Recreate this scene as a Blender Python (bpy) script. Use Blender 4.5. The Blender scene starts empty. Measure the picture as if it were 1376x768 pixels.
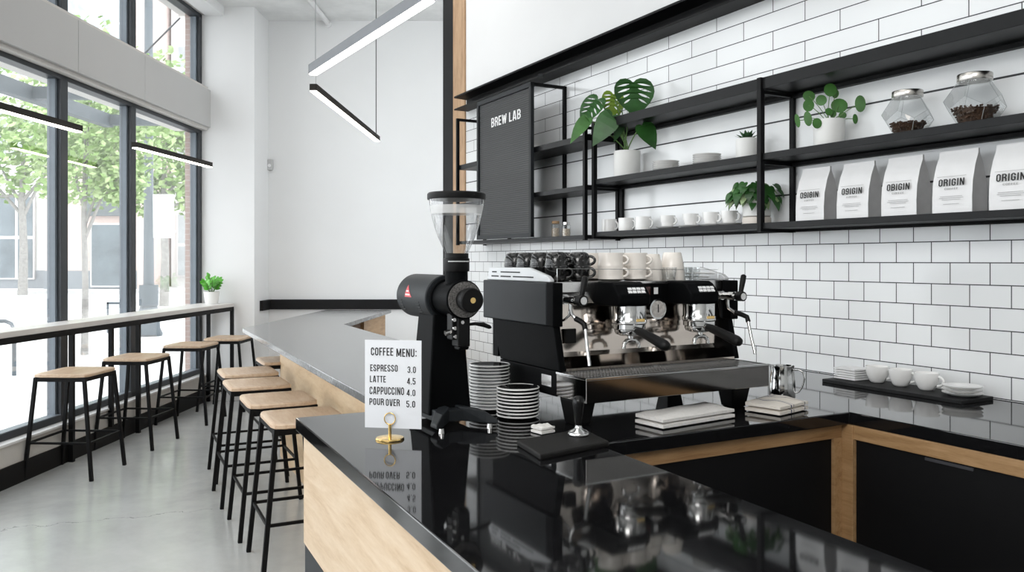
import bpy, bmesh, math, random
from mathutils import Vector, Matrix
from mathutils.geometry import tessellate_polygon
R = random.Random(7)
SC = bpy.context.scene
COL = SC.collection
PI = math.pi

# ------------------------------------------------------------------ plan geometry (metres, worked out from the room)
TT = math.radians(28.33)      # tiled wall / machine bench direction
TB = math.radians(26.15)      # bar direction
TWN = -math.radians(1.15)     # window wall direction
HC = 0.95                     # worktop height
def V2(a): return Vector((math.cos(a), math.sin(a), 0)), Vector((-math.sin(a), math.cos(a), 0))
nT, uT = V2(TT)
nB, uB = V2(TB)
nW, uW = V2(TWN)
P0 = Vector((1.3374, 3.7339, 0))
W0 = Vector((-3.2, 6.5, 0))
def tl(s, d, z=0): return P0 + uT*s - nT*d + Vector((0, 0, z))      # along the tiled wall, distance in front, height
def wl(s, d, z=0): return W0 + uW*s + nW*d + Vector((0, 0, z))

# ------------------------------------------------------------------ materials
MATS = {}
def newmat(name):
    m = bpy.data.materials.new(name); m.use_nodes = True
    nt = m.node_tree; b = nt.nodes['Principled BSDF']
    return m, nt, b
def ramp(nt, fac, stops):
    r = nt.nodes.new('ShaderNodeValToRGB')
    el = r.color_ramp.elements
    while len(el) < len(stops): el.new(0.5)
    for e, (p, c) in zip(el, stops):
        e.position = p; e.color = (*c, 1) if len(c) == 3 else c
    nt.links.new(fac, r.inputs[0]); return r.outputs[0]
def coords(nt, scale=(1, 1, 1), out='Object'):
    t = nt.nodes.new('ShaderNodeTexCoord'); mp = nt.nodes.new('ShaderNodeMapping')
    mp.inputs['Scale'].default_value = scale
    nt.links.new(t.outputs[out], mp.inputs[0]); return mp.outputs[0]
def noise(nt, vec, scale, detail=4, rough=.55, dist=0):
    n = nt.nodes.new('ShaderNodeTexNoise'); n.inputs['Scale'].default_value = scale
    n.inputs['Detail'].default_value = detail; n.inputs['Roughness'].default_value = rough
    n.inputs['Distortion'].default_value = dist
    nt.links.new(vec, n.inputs['Vector']); return n.outputs['Fac']
def bump(nt, b, h, strength=.2, dist=.002):
    bp = nt.nodes.new('ShaderNodeBump'); bp.inputs['Strength'].default_value = strength
    bp.inputs['Distance'].default_value = dist
    nt.links.new(h, bp.inputs['Height']); nt.links.new(bp.outputs[0], b.inputs['Normal'])
def simple(name, col, rough=.5, metal=0, var=.06, scale=8, spec=.5, bmp=0, coat=0):
    if name in MATS: return MATS[name]
    m, nt, b = newmat(name)
    f = noise(nt, coords(nt), scale)
    lo = tuple(max(0, c*(1-var)) for c in col); hi = tuple(min(1, c*(1+var)) for c in col)
    nt.links.new(ramp(nt, f, [(.3, lo), (.7, hi)]), b.inputs['Base Color'])
    b.inputs['Roughness'].default_value = rough; b.inputs['Metallic'].default_value = metal
    b.inputs['Specular IOR Level'].default_value = spec
    if coat: b.inputs['Coat Weight'].default_value = coat
    if bmp: bump(nt, b, f, bmp)
    MATS[name] = m; return m
def wood(name, c0, c1, c2, scale=(1, 1, 1), rough=.45, rings=True):
    m, nt, b = newmat(name)
    v = coords(nt, scale)
    f = noise(nt, v, 3.2, 6, .6, .6)
    g = noise(nt, v, 22, 3, .6)
    mx = nt.nodes.new('ShaderNodeMath'); mx.operation = 'MULTIPLY_ADD'
    nt.links.new(g, mx.inputs[0]); mx.inputs[1].default_value = .35; nt.links.new(f, mx.inputs[2])
    nt.links.new(ramp(nt, mx.outputs[0], [(.42, c0), (.62, c1), (.85, c2)]), b.inputs['Base Color'])
    b.inputs['Roughness'].default_value = rough
    bump(nt, b, mx.outputs[0], .08, .001)
    return m
def emit(name, col, s):
    m, nt, b = newmat(name)
    b.inputs['Base Color'].default_value = (*col, 1)
    b.inputs['Emission Color'].default_value = (*col, 1); b.inputs['Emission Strength'].default_value = s
    return m
def thin_glass(name, tint=(1, 1, 1), lo=.03, hi=.6, rough=.02, milk=0):
    m = bpy.data.materials.new(name); m.use_nodes = True
    nt = m.node_tree; nt.nodes.clear()
    o = nt.nodes.new('ShaderNodeOutputMaterial'); tr = nt.nodes.new('ShaderNodeBsdfTransparent')
    tr.inputs[0].default_value = (*tint, 1)
    gl = nt.nodes.new('ShaderNodeBsdfGlossy'); gl.inputs['Roughness'].default_value = rough
    lw = nt.nodes.new('ShaderNodeLayerWeight'); lw.inputs[0].default_value = .35
    mr = nt.nodes.new('ShaderNodeMapRange'); mr.inputs['To Min'].default_value = lo; mr.inputs['To Max'].default_value = hi
    nt.links.new(lw.outputs['Facing'], mr.inputs['Value'])
    mx = nt.nodes.new('ShaderNodeMixShader')
    nt.links.new(mr.outputs[0], mx.inputs[0]); nt.links.new(tr.outputs[0], mx.inputs[1]); nt.links.new(gl.outputs[0], mx.inputs[2])
    last = mx.outputs[0]
    if milk:
        df = nt.nodes.new('ShaderNodeBsdfDiffuse'); df.inputs[0].default_value = (.85, .85, .84, 1)
        m2 = nt.nodes.new('ShaderNodeMixShader'); m2.inputs[0].default_value = milk
        nt.links.new(last, m2.inputs[1]); nt.links.new(df.outputs[0], m2.inputs[2]); last = m2.outputs[0]
    nt.links.new(last, o.inputs[0]); return m

white_paint = simple('white_paint', (.80, .805, .805), .75, var=.015, scale=1.5)
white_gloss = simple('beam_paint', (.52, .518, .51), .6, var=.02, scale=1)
sill_paint = simple('sill_paint', (.85, .85, .85), .4, var=.02)
shaded_riser_white = simple('shaded_riser_white', (.62, .60, .57), .6, var=.03)  # white riser, its shade put into the colour as beige
ceil_conc = simple('ceiling_concrete', (.78, .785, .78), .9, var=.1, scale=3, bmp=.3)
black_steel = simple('black_steel', (.005, .005, .0055), .5, var=.2, spec=.14)
black_trim = simple('black_trim', (.004, .004, .0045), .6, var=.1, spec=.25)
shelf_black = simple('shelf_black', (.006, .0065, .007), .42, var=.2, spec=.2)
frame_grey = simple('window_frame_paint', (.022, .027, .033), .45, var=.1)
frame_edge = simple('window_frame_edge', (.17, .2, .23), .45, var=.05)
chrome = simple('chrome', (.58, .58, .575), .1, 1, var=.03)
steel = simple('brushed_steel', (.62, .61, .6), .2, 1, var=.05, scale=20)
mirror = simple('mirror_steel', (.23, .22, .21), .08, 1, var=.04)
splashm = simple('backsplash_steel', (.56, .5, .45), .1, 1, var=.04)
silver = simple('silver_panel', (.62, .63, .64), .45, .3, var=.03)
m_black = simple('machine_black', (.003, .0033, .0037), .5, var=.1, spec=.04)
m_grey = simple('machine_charcoal', (.016, .0185, .021), .5, var=.08, spec=.22)
m_soft = simple('soft_black', (.004, .004, .004), .45, var=.1, spec=.2)
blk_gloss = simple('black_glaze', (.008, .008, .008), .07, var=.3, coat=.3)
porcelain = simple('white_porcelain', (.86, .855, .84), .22, var=.015, coat=.3)
cream = simple('warm_white_glaze', (.83, .78, .72), .25, var=.02, coat=.2)
pot_white = simple('pot_white', (.78, .78, .76), .55, var=.03)
pot_band = simple('pot_stone', (.68, .62, .56), .6, var=.05)
soil = simple('soil', (.03, .02, .014), .9, var=.4, scale=60)
gold = simple('brass', (.8, .56, .22), .22, 1, var=.05)
paper = simple('paper', (.76, .775, .8), .7, var=.01)
bagm = simple('bag_paper', (.72, .72, .72), .5, var=.03, scale=14, bmp=.15)
bag_side = simple('bag_gusset', (.46, .46, .46), .4, var=.08, scale=14)
ink = simple('ink_black', (.012, .012, .012), .7, var=.1)
ink_grey = simple('ink_grey', (.35, .35, .35), .7, var=.05)
ink_white = simple('letters_white', (.85, .85, .85), .5, var=.01)
cloth = simple('towel_cloth', (.74, .72, .69), .95, var=.05, scale=120, bmp=.4)
slate = simple('slate', (.011, .0115, .012), .65, var=.3, scale=30, bmp=.2, spec=.25)
rubber = simple('rubber_mat', (.008, .0075, .007), .6, var=.15, spec=.25)
lid_steel = simple('lid_steel', (.5, .48, .45), .25, 1, var=.2, scale=25)
bean = simple('coffee_bean', (.055, .028, .015), .4, var=.5, scale=80)
leaf_d = simple('leaf_dark', (.02, .085, .015), .4, var=.35, scale=9)
leaf_m = simple('leaf_mid', (.05, .16, .03), .4, var=.3, scale=12)
leaf_l = simple('leaf_light', (.2, .32, .035), .45, var=.25, scale=12)
leaf_b = simple('leaf_bright', (.1, .38, .04), .45, var=.35, scale=15)
leaf_s = simple('leaf_succulent', (.04, .11, .04), .5, var=.3, scale=20)
stem_g = simple('stem_green', (.1, .2, .05), .5, var=.2)
led = emit('led_diffuser', (1, .97, .93), 9)
led_warm = emit('led_diffuser_warm', (1, .93, .82), 7)
fix_grey = simple('fixture_silver', (.20, .21, .225), .6, .2, var=.03)
fix_dark = simple('fixture_bronze', (.022, .019, .016), .6, var=.1, spec=.2)
cable_m = simple('cable', (.06, .06, .06), .5, var=.1)
pipe_m = simple('pipe_white', (.75, .75, .75), .5, var=.03)
oak_front = wood('oak_bar_front', (.50, .35, .215), (.60, .45, .30), (.67, .53, .38), (.9, .9, 7))
oak_seat = wood('oak_seat', (.50, .34, .22), (.62, .45, .31), (.70, .55, .41), (9, 1.4, 9), .4)
oak_rail = wood('oak_rail', (.24, .13, .055), (.34, .20, .09), (.42, .26, .13), (14, 1.5, 14), .45)
oak_rail_x = wood('oak_rail_x', (.22, .115, .045), (.31, .175, .078), (.38, .23, .11), (1.5, 14, 14), .45)
oak_post = wood('oak_post', (.30, .18, .09), (.42, .26, .14), (.52, .34, .20), (10, 10, 1.2), .5)
oak_bar2 = wood('oak_worn', (.52, .36, .2), (.64, .46, .28), (.72, .55, .36), (1, 1, 5), .5)
win_glass = thin_glass('window_glass', (1, 1, 1), .02, .35, .0)
jar_glass = thin_glass('jar_glass', (.975, .982, .982), .04, .55, .02)
hop_glass = thin_glass('hopper_plastic', (.92, .925, .93), .06, .75, .06)
hop_milk = thin_glass('hopper_frosted', (.96, .96, .96), .05, .4, .3, .5)

def floor_mat():
    m, nt, b = newmat('polished_concrete')
    v = coords(nt)
    big = noise(nt, v, .9, 6, .6, .4); fine = noise(nt, v, 9, 8, .7)
    mx = nt.nodes.new('ShaderNodeMath'); mx.operation = 'MULTIPLY_ADD'
    nt.links.new(fine, mx.inputs[0]); mx.inputs[1].default_value = .3; nt.links.new(big, mx.inputs[2])
    base = ramp(nt, mx.outputs[0], [(.38, (.34, .355, .35)), (.65, (.46, .475, .47)), (1, (.58, .59, .585))])
    # hairline crack wandering across the slab
    sx = nt.nodes.new('ShaderNodeSeparateXYZ'); nt.links.new(v, sx.inputs[0])
    n2 = noise(nt, v, 3.0, 5, .6)
    def mth(op, a, bb=None, c=None):
        n = nt.nodes.new('ShaderNodeMath'); n.operation = op
        for i, q in enumerate((a, bb, c)):
            if q is None: continue
            if isinstance(q, (int, float)): n.inputs[i].default_value = q
            else: nt.links.new(q, n.inputs[i])
        return n.outputs[0]
    line = mth('MULTIPLY_ADD', sx.outputs['X'], -.38, sx.outputs['Y'])        # Y - .38 X
    line = mth('MULTIPLY_ADD', n2, .45, line)
    dd = mth('ABSOLUTE', mth('SUBTRACT', line, 4.5 + .95 + .225))
    mask = mth('LESS_THAN', dd, .0035)
    inx = mth('MULTIPLY', mth('GREATER_THAN', sx.outputs['X'], -2.9), mth('LESS_THAN', sx.outputs['X'], -1.75))
    mask = mth('MULTIPLY', mth('MULTIPLY', mask, inx), .55)
    mixc = nt.nodes.new('ShaderNodeMix'); mixc.data_type = 'RGBA'
    nt.links.new(mask, mixc.inputs[0]); nt.links.new(base, mixc.inputs[6]); mixc.inputs[7].default_value = (.12, .12, .12, 1)
    nt.links.new(mixc.outputs[2], b.inputs['Base Color'])
    nt.links.new(ramp(nt, big, [(.2, (.13,)*3), (.8, (.26,)*3)]), b.inputs['Roughness'])
    b.inputs['Specular IOR Level'].default_value = .6
    bump(nt, b, fine, .03, .002)
    return m
def stone_mat(name, col, rough):
    m, nt, b = newmat(name)
    v = coords(nt)
    sp = noise(nt, v, 60, 3, .7); veins = noise(nt, v, 5, 8, .7, 1.5)
    mx = nt.nodes.new('ShaderNodeMath'); mx.operation = 'MULTIPLY'
    nt.links.new(sp, mx.inputs[0]); nt.links.new(veins, mx.inputs[1])
    c2 = tuple(min(1, c*3.2) for c in col)
    nt.links.new(ramp(nt, mx.outputs[0], [(.25, col), (.36, tuple(c*1.6 for c in col)), (.46, c2)]), b.inputs['Base Color'])
    b.inputs['Roughness'].default_value = rough
    b.inputs['Specular IOR Level'].default_value = .5
    return m
def tile_mat(name, bw, rh, cx, cy, mortar, offset=.5):
    m, nt, b = newmat(name)
    t = nt.nodes.new('ShaderNodeTexCoord'); sp = nt.nodes.new('ShaderNodeSeparateXYZ'); cb = nt.nodes.new('ShaderNodeCombineXYZ')
    nt.links.new(t.outputs['Object'], sp.inputs[0])
    a1 = nt.nodes.new('ShaderNodeMath'); a1.inputs[1].default_value = cx; nt.links.new(sp.outputs['Y'], a1.inputs[0])
    a2 = nt.nodes.new('ShaderNodeMath'); a2.inputs[1].default_value = cy; nt.links.new(sp.outputs['Z'], a2.inputs[0])
    nt.links.new(a1.outputs[0], cb.inputs[0]); nt.links.new(a2.outputs[0], cb.inputs[1])
    br = nt.nodes.new('ShaderNodeTexBrick'); br.offset = offset
    br.inputs['Scale'].default_value = 1; br.inputs['Mortar Size'].default_value = mortar
    br.inputs['Mortar Smooth'].default_value = .15
    br.inputs['Brick Width'].default_value = bw; br.inputs['Row Height'].default_value = rh
    br.inputs['Color1'].default_value = (.80, .815, .82, 1); br.inputs['Color2'].default_value = (.77, .785, .79, 1)
    br.inputs['Mortar'].default_value = (.045, .047, .05, 1)
    nt.links.new(cb.outputs[0], br.inputs['Vector'])
    nt.links.new(br.outputs['Color'], b.inputs['Base Color'])
    nt.links.new(ramp(nt, br.outputs['Fac'], [(0, (.14,)*3), (1, (.85,)*3)]), b.inputs['Roughness'])
    inv = nt.nodes.new('ShaderNodeMath'); inv.operation = 'SUBTRACT'; inv.inputs[0].default_value = 1
    nt.links.new(br.outputs['Fac'], inv.inputs[1]); bump(nt, b, inv.outputs[0], .25, .0015)
    return m
def board_mat():
    m, nt, b = newmat('letter_board_felt')
    v = coords(nt)
    w = nt.nodes.new('ShaderNodeTexWave'); w.bands_direction = 'Z'; w.inputs['Scale'].default_value = 22
    nt.links.new(v, w.inputs['Vector'])
    nt.links.new(ramp(nt, w.outputs['Fac'], [(.2, (.006, .007, .0075)), (.8, (.024, .027, .029))]), b.inputs['Base Color'])
    b.inputs['Roughness'].default_value = .5
    bump(nt, b, w.outputs['Fac'], .5, .004)
    return m
def stripe_towel_mat():
    m, nt, b = newmat('striped_towel')
    v = coords(nt); sp = nt.nodes.new('ShaderNodeSeparateXYZ'); nt.links.new(v, sp.inputs[0])
    def band(sock, c, w):
        s = nt.nodes.new('ShaderNodeMath'); s.operation = 'SUBTRACT'; nt.links.new(sock, s.inputs[0]); s.inputs[1].default_value = c
        a = nt.nodes.new('ShaderNodeMath'); a.operation = 'ABSOLUTE'; nt.links.new(s.outputs[0], a.inputs[0])
        l = nt.nodes.new('ShaderNodeMath'); l.operation = 'LESS_THAN'; nt.links.new(a.outputs[0], l.inputs[0]); l.inputs[1].default_value = w
        return l.outputs[0]
    tot = None
    for sock, c, w in ((sp.outputs['X'], -.078, .004), (sp.outputs['X'], -.060, .002), (sp.outputs['Y'], -.03, .003), (sp.outputs['Y'], -.015, .0015), (sp.outputs['Y'], .055, .002)):
        x = band(sock, c, w)
        if tot is None: tot = x
        else:
            q = nt.nodes.new('ShaderNodeMath'); q.operation = 'MAXIMUM'; nt.links.new(tot, q.inputs[0]); nt.links.new(x, q.inputs[1]); tot = q.outputs[0]
    mixc = nt.nodes.new('ShaderNodeMix'); mixc.data_type = 'RGBA'
    nt.links.new(tot, mixc.inputs[0]); mixc.inputs[6].default_value = (.76, .71, .64, 1); mixc.inputs[7].default_value = (.05, .055, .12, 1)
    nt.links.new(mixc.outputs[2], b.inputs['Base Color']); b.inputs['Roughness'].default_value = .95
    bump(nt, b, noise(nt, v, 150), .4, .002)
    return m
def marble_black():
    m, nt, b = newmat('black_marbled_glaze')
    v = coords(nt); f = noise(nt, v, 28, 6, .7, 2.5)
    nt.links.new(ramp(nt, f, [(.0, (.008, .008, .008)), (.56, (.01, .01, .01)), (.62, (.25, .25, .25)), (.66, (.012, .012, .012))]), b.inputs['Base Color'])
    b.inputs['Roughness'].default_value = .1
    return m
def brick_mat(name, c1, c2, mo, scale):
    m, nt, b = newmat(name)
    br = nt.nodes.new('ShaderNodeTexBrick'); br.inputs['Scale'].default_value = scale
    br.inputs['Color1'].default_value = (*c1, 1); br.inputs['Color2'].default_value = (*c2, 1); br.inputs['Mortar'].default_value = (*mo, 1)
    t = nt.nodes.new('ShaderNodeTexCoord'); sp = nt.nodes.new('ShaderNodeSeparateXYZ'); cb = nt.nodes.new('ShaderNodeCombineXYZ')
    nt.links.new(t.outputs['Object'], sp.inputs[0])
    ad = nt.nodes.new('ShaderNodeMath'); nt.links.new(sp.outputs['X'], ad.inputs[0]); nt.links.new(sp.outputs['Y'], ad.inputs[1])
    nt.links.new(ad.outputs[0], cb.inputs[0]); nt.links.new(sp.outputs['Z'], cb.inputs[1])
    nt.links.new(cb.outputs[0], br.inputs['Vector']); nt.links.new(br.outputs['Color'], b.inputs['Base Color'])
    b.inputs['Roughness'].default_value = .9
    return m
FLOOR = floor_mat()
STONE = stone_mat('black_quartz', (.006, .006, .0065), .05)
STONE2 = stone_mat('quartz_wall_reflection', (.13, .132, .133), .14)  # same stone at the bar, pale wall's reflection put into the base colour
BOARD = board_mat(); STRIPE = stripe_towel_mat(); MARB = marble_black()
TILE_LO = tile_mat('tile_short', .154, .0815, -.071 + .154*100, -.953 + .0815*40, .0021)
TILE_MID = tile_mat('tile_panel', 60, .351, 7, -1.757 + .351*20, .0042)
TILE_UP = tile_mat('tile_long', .387, .0917, -.1945 + .387*60, -(2.36 - .0917*24), .0023)

# ------------------------------------------------------------------ mesh builder
class MB:
    def __init__(self): self.bm = bmesh.new(); self.mi = 0
    def _f(self, vs):
        try:
            f = self.bm.faces.new(vs); f.material_index = self.mi; return f
        except ValueError: return None
    def box(self, x0, x1, y0, y1, z0, z1):
        c = [self.bm.verts.new((x, y, z)) for z in (z0, z1) for y in (y0, y1) for x in (x0, x1)]
        for i in ((0, 2, 3, 1), (4, 5, 7, 6), (0, 1, 5, 4), (2, 6, 7, 3), (0, 4, 6, 2), (1, 3, 7, 5)): self._f([c[k] for k in i])
        return self
    def prism(self, pts, axis, lo, hi):
        mk = {'z': lambda p, t: (p[0], p[1], t), 'x': lambda p, t: (t, p[0], p[1]), 'y': lambda p, t: (p[0], t, p[1])}[axis]
        a = [self.bm.verts.new(mk(p, lo)) for p in pts]; b = [self.bm.verts.new(mk(p, hi)) for p in pts]
        self._f(a[::-1]); self._f(b)
        n = len(pts)
        for i in range(n): self._f([a[i], a[(i+1) % n], b[(i+1) % n], b[i]])
        return self
    def loft(self, rings, cap=True, closed=False):
        vr = [[self.bm.verts.new(p) for p in r] for r in rings]
        n = len(vr[0])
        for a, b in zip(vr, vr[1:] + ([vr[0]] if closed else [])):
            for i in range(n): self._f([a[i], a[(i+1) % n], b[(i+1) % n], b[i]])
        if cap and not closed: self._f(vr[0][::-1]); self._f(vr[-1])
        return self
    def cyl(self, p0, p1, r0, r1=None, n=20, rot=0):
        p0, p1 = Vector(p0), Vector(p1); r1 = r0 if r1 is None else r1
        d = (p1-p0).normalized(); a = d.orthogonal().normalized() if abs(d.z) < .999 else Vector((1, 0, 0)); b = d.cross(a)
        ring = lambda p, r: [p + (a*math.cos(2*PI*i/n+rot) + b*math.sin(2*PI*i/n+rot))*r for i in range(n)]
        return self.loft([ring(p0, r0), ring(p1, r1)])
    def bar(self, p0, p1, w, h=None, up=(0, 0, 1)):
        p0, p1 = Vector(p0), Vector(p1); h = h or w
        d = (p1-p0).normalized(); up = Vector(up)
        if abs(d.dot(up)) > .98: up = Vector((0, 1, 0))
        a = d.cross(up).normalized(); b = a.cross(d).normalized()
        ring = lambda p: [p + a*x*w/2 + b*y*h/2 for x, y in ((-1, -1), (1, -1), (1, 1), (-1, 1))]
        return self.loft([ring(p0), ring(p1)])
    def tube(self, pts, r, n=10, closed=False):
        pts = [Vector(p) for p in pts]; rings = []
        rr = r if isinstance(r, (list, tuple)) else [r]*len(pts)
        N = len(pts); prev = None
        for i, p in enumerate(pts):
            if closed: d = pts[(i+1) % N] - pts[i-1]
            else: d = pts[min(i+1, N-1)] - pts[max(i-1, 0)]
            d.normalize()
            a = d.orthogonal().normalized() if prev is None else (prev - d*prev.dot(d)).normalized()
            prev = a; b = d.cross(a)
            rings.append([p + (a*math.cos(2*PI*k/n) + b*math.sin(2*PI*k/n))*rr[i] for k in range(n)])
        return self.loft(rings, closed=closed)
    def lathe(self, prof, n=32, c=(0, 0, 0), rots=None, caps=True):
        rings = []
        for j, (r, z) in enumerate(prof):
            ro = rots[j] if rots else 0
            rings.append([Vector((c[0]+max(r, 1e-4)*math.cos(2*PI*i/n+ro), c[1]+max(r, 1e-4)*math.sin(2*PI*i/n+ro), c[2]+z)) for i in range(n)])
        return self.loft(rings, cap=caps)
    def ball(self, c, rx, ry=None, rz=None, n=12, m=8, mat=None):
        ry = ry or rx; rz = rz or rx; rings = []
        for j in range(m+1):
            t = -PI/2 + PI*j/m; cr = max(math.cos(t), 1e-3)
            rings.append([Vector((rx*cr*math.cos(2*PI*i/n), ry*cr*math.sin(2*PI*i/n), rz*math.sin(t))) for i in range(n)])
        M = mat or Matrix()
        return self.loft([[M @ p + Vector(c) for p in r] for r in rings])
    def tri(self, pts, faces):
        v = [self.bm.verts.new(p) for p in pts]
        for f in faces: self._f([v[i] for i in f])
        return self
    def xf(self, M):
        bmesh.ops.transform(self.bm, matrix=M, verts=self.bm.verts); return self
    def build(self, name, mat, parent=None, loc=(0, 0, 0), rotz=0, smooth=35, bevel=0, seg=2, label=None):
        bmesh.ops.recalc_face_normals(self.bm, faces=self.bm.faces)
        me = bpy.data.meshes.new(name); self.bm.to_mesh(me); self.bm.free()
        for m in (mat if isinstance(mat, (list, tuple)) else [mat]): me.materials.append(m)
        if smooth:
            for p in me.polygons: p.use_smooth = True
            me.set_sharp_from_angle(angle=math.radians(smooth))
        o = bpy.data.objects.new(name, me); COL.objects.link(o)
        o.location = loc; o.rotation_euler = (0, 0, rotz)
        if parent: o.parent = parent
        if bevel:
            b = o.modifiers.new('bevel', 'BEVEL'); b.width = bevel; b.segments = seg; b.limit_method = 'ANGLE'; b.angle_limit = math.radians(40)
            b.harden_normals = False
        if label: o['label'] = label
        return o
def thing(name, label, cat, loc=(0, 0, 0), rotz=0, group=None):
    o = bpy.data.objects.new(name, None); COL.objects.link(o); o.empty_display_size = .1
    o.location = loc; o.rotation_euler = (0, 0, rotz); return tag(o, label, cat, group)
def tag(o, label, cat, group=None, kind=None):
    o['label'] = label; o['category'] = cat
    if group: o['group'] = group
    if kind: o['kind'] = kind
    return o
def struct(name, mb, mat, parent=None, label=None, **k):
    o = mb.build(name, mat, parent, **k)
    if not parent: o['kind'] = 'structure'
    if label: o['label'] = label
    return o
def dup(root, loc, rotz, label, group=None):
    r = root.copy(); COL.objects.link(r); r.location = loc; r.rotation_euler = (0, 0, rotz); r['label'] = label
    if group: r['group'] = group
    for ch in list(root.children):
        c = ch.copy(); COL.objects.link(c); c.parent = r
        for g in ch.children:
            d = g.copy(); COL.objects.link(d); d.parent = c
    return r
T_ = .135
def glyph(c):
    """condensed grotesque capitals as centre-line strokes; returns (width, strokes)"""
    w = {'M': .60, 'W': .66, 'I': .19, '.': .19, ':': .19, 'N': .46, 'E': .37, 'F': .36, 'L': .36, 'T': .40, 'V': .46, 'A': .47, '4': .46, 'Y': .46}.get(c, .43)
    l, r, b, t, m, k = T_/2, w - T_/2, T_/2, 1 - T_/2, .5, .12
    rr = [(l, b+k), (l, t-k), (l+k*.8, t), (r-k*.8, t), (r, t-k), (r, b+k), (r-k*.8, b), (l+k*.8, b), (l, b+k), (l, b+k+.01)]
    arc = [(l, t), (r-k*.8, t), (r, t-k), (r, m+.02+k), (r-k*.8, m+.0), (l, m+.0)]
    G = {
     'O': [rr], '0': [rr], 'I': [[(w/2, 0), (w/2, 1)]], 'L': [[(l, 1), (l, b), (w, b)]], 'T': [[(0, t), (w, t)], [(w/2, t), (w/2, 0)]],
     'E': [[(w, t), (l, t), (l, b), (w, b)], [(l, m), (w-.03, m)]], 'F': [[(w, t), (l, t), (l, 0)], [(l, m), (w-.03, m)]],
     'U': [[(l, 1), (l, b+k), (l+k*.8, b), (r-k*.8, b), (r, b+k), (r, 1)]],
     'C': [[(r, .66), (r, t-k), (r-k*.8, t), (l+k*.8, t), (l, t-k), (l, b+k), (l+k*.8, b), (r-k*.8, b), (r, b+k), (r, .34)]],
     'G': [[(r, .66), (r, t-k), (r-k*.8, t), (l+k*.8, t), (l, t-k), (l, b+k), (l+k*.8, b), (r-k*.8, b), (r, b+k), (r, .47), (w*.5, .47)]],
     'S': [[(r, .70), (r, t-k), (r-k*.8, t), (l+k*.8, t), (l, t-k), (l, m+.16), (l+k, m+.04), (r-k, m-.06), (r, m-.18), (r, b+k), (r-k*.8, b), (l+k*.8, b), (l, b+k), (l, .30)]],
     'P': [[(l, 0), (l, 1)], [(l, t), (r-k*.8, t), (r, t-k), (r, .43+k), (r-k*.8, .43), (l, .43)]],
     'R': [[(l, 0), (l, 1)], arc, [(r-k*.9, m), (r, m-k), (r+.02, 0)]],
     'B': [[(l, 0), (l, 1)], arc, [(r-k*.8, m), (r+.01, m-k), (r+.01, b+k), (r-k*.8, b), (l, b)]],
     'A': [[(.06, 0), (w/2-.045, 1)], [(w/2+.045, 1), (w-.06, 0)], [(.12, .25), (w-.12, .25)], [(w/2-.09, .95), (w/2+.09, .95)]],
     'V': [[(.06, 1), (w/2-.04, 0)], [(w-.06, 1), (w/2+.04, 0)], [(w/2-.08, .04), (w/2+.08, .04)]],
     'W': [[(.06, 1), (w*.27, 0)], [(w*.27+.02, 0), (w/2-.02, .9)], [(w/2+.02, .9), (w*.73-.02, 0)], [(w*.73, 0), (w-.06, 1)]],
     'M': [[(l, 0), (l, 1)], [(r, 0), (r, 1)], [(l+.02, 1), (w/2, .12)], [(r-.02, 1), (w/2, .12)]],
     'N': [[(l, 0), (l, 1)], [(r, 0), (r, 1)], [(l, .98), (r, .02)]],
     'Y': [[(.06, 1), (w/2, .45), (w-.06, 1)], [(w/2, .5), (w/2, 0)]],
     '3': [[(l, .72), (l, t-k), (l+k*.8, t), (r-k*.8, t), (r, t-k), (r, m+k), (r-k*.8, m), (w*.4, m)], [(r-k*.8, m), (r, m-k), (r, b+k), (r-k*.8, b), (l+k*.8, b), (l, b+k), (l, .28)]],
     '4': [[(w*.72, 0), (w*.72, 1)], [(w*.66, .98), (.06, .28)], [(0, .26), (w, .26)]],
     '5': [[(w-.02, t), (l, t), (l, .5)], [(l, .56), (r-k*.8, .58), (r, .58-k), (r, b+k), (r-k*.8, b), (l+k*.8, b), (l, b+k), (l, .28)]],
     '8': [rr, [(l, m), (r, m)]], '9': [[(l, .28), (l, b+k), (l+k*.8, b), (r-k*.8, b), (r, b+k), (r, t-k), (r-k*.8, t), (l+k*.8, t), (l, t-k), (l, m+k-.06), (l+k*.8, m-.06), (r, m-.06)]],
     '6': [[(r, .72), (r, t-k), (r-k*.8, t), (l+k*.8, t), (l, t-k), (l, b+k), (l+k*.8, b), (r-k*.8, b), (r, b+k), (r, m+.06-k), (r-k*.8, m+.06), (l, m+.06)]],
     '.': [[(w/2, 0), (w/2, T_*1.1)]], ':': [[(w/2, .08), (w/2, .08+T_*1.1)], [(w/2, .62), (w/2, .62+T_*1.1)]]}
    return w, G[c]
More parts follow.
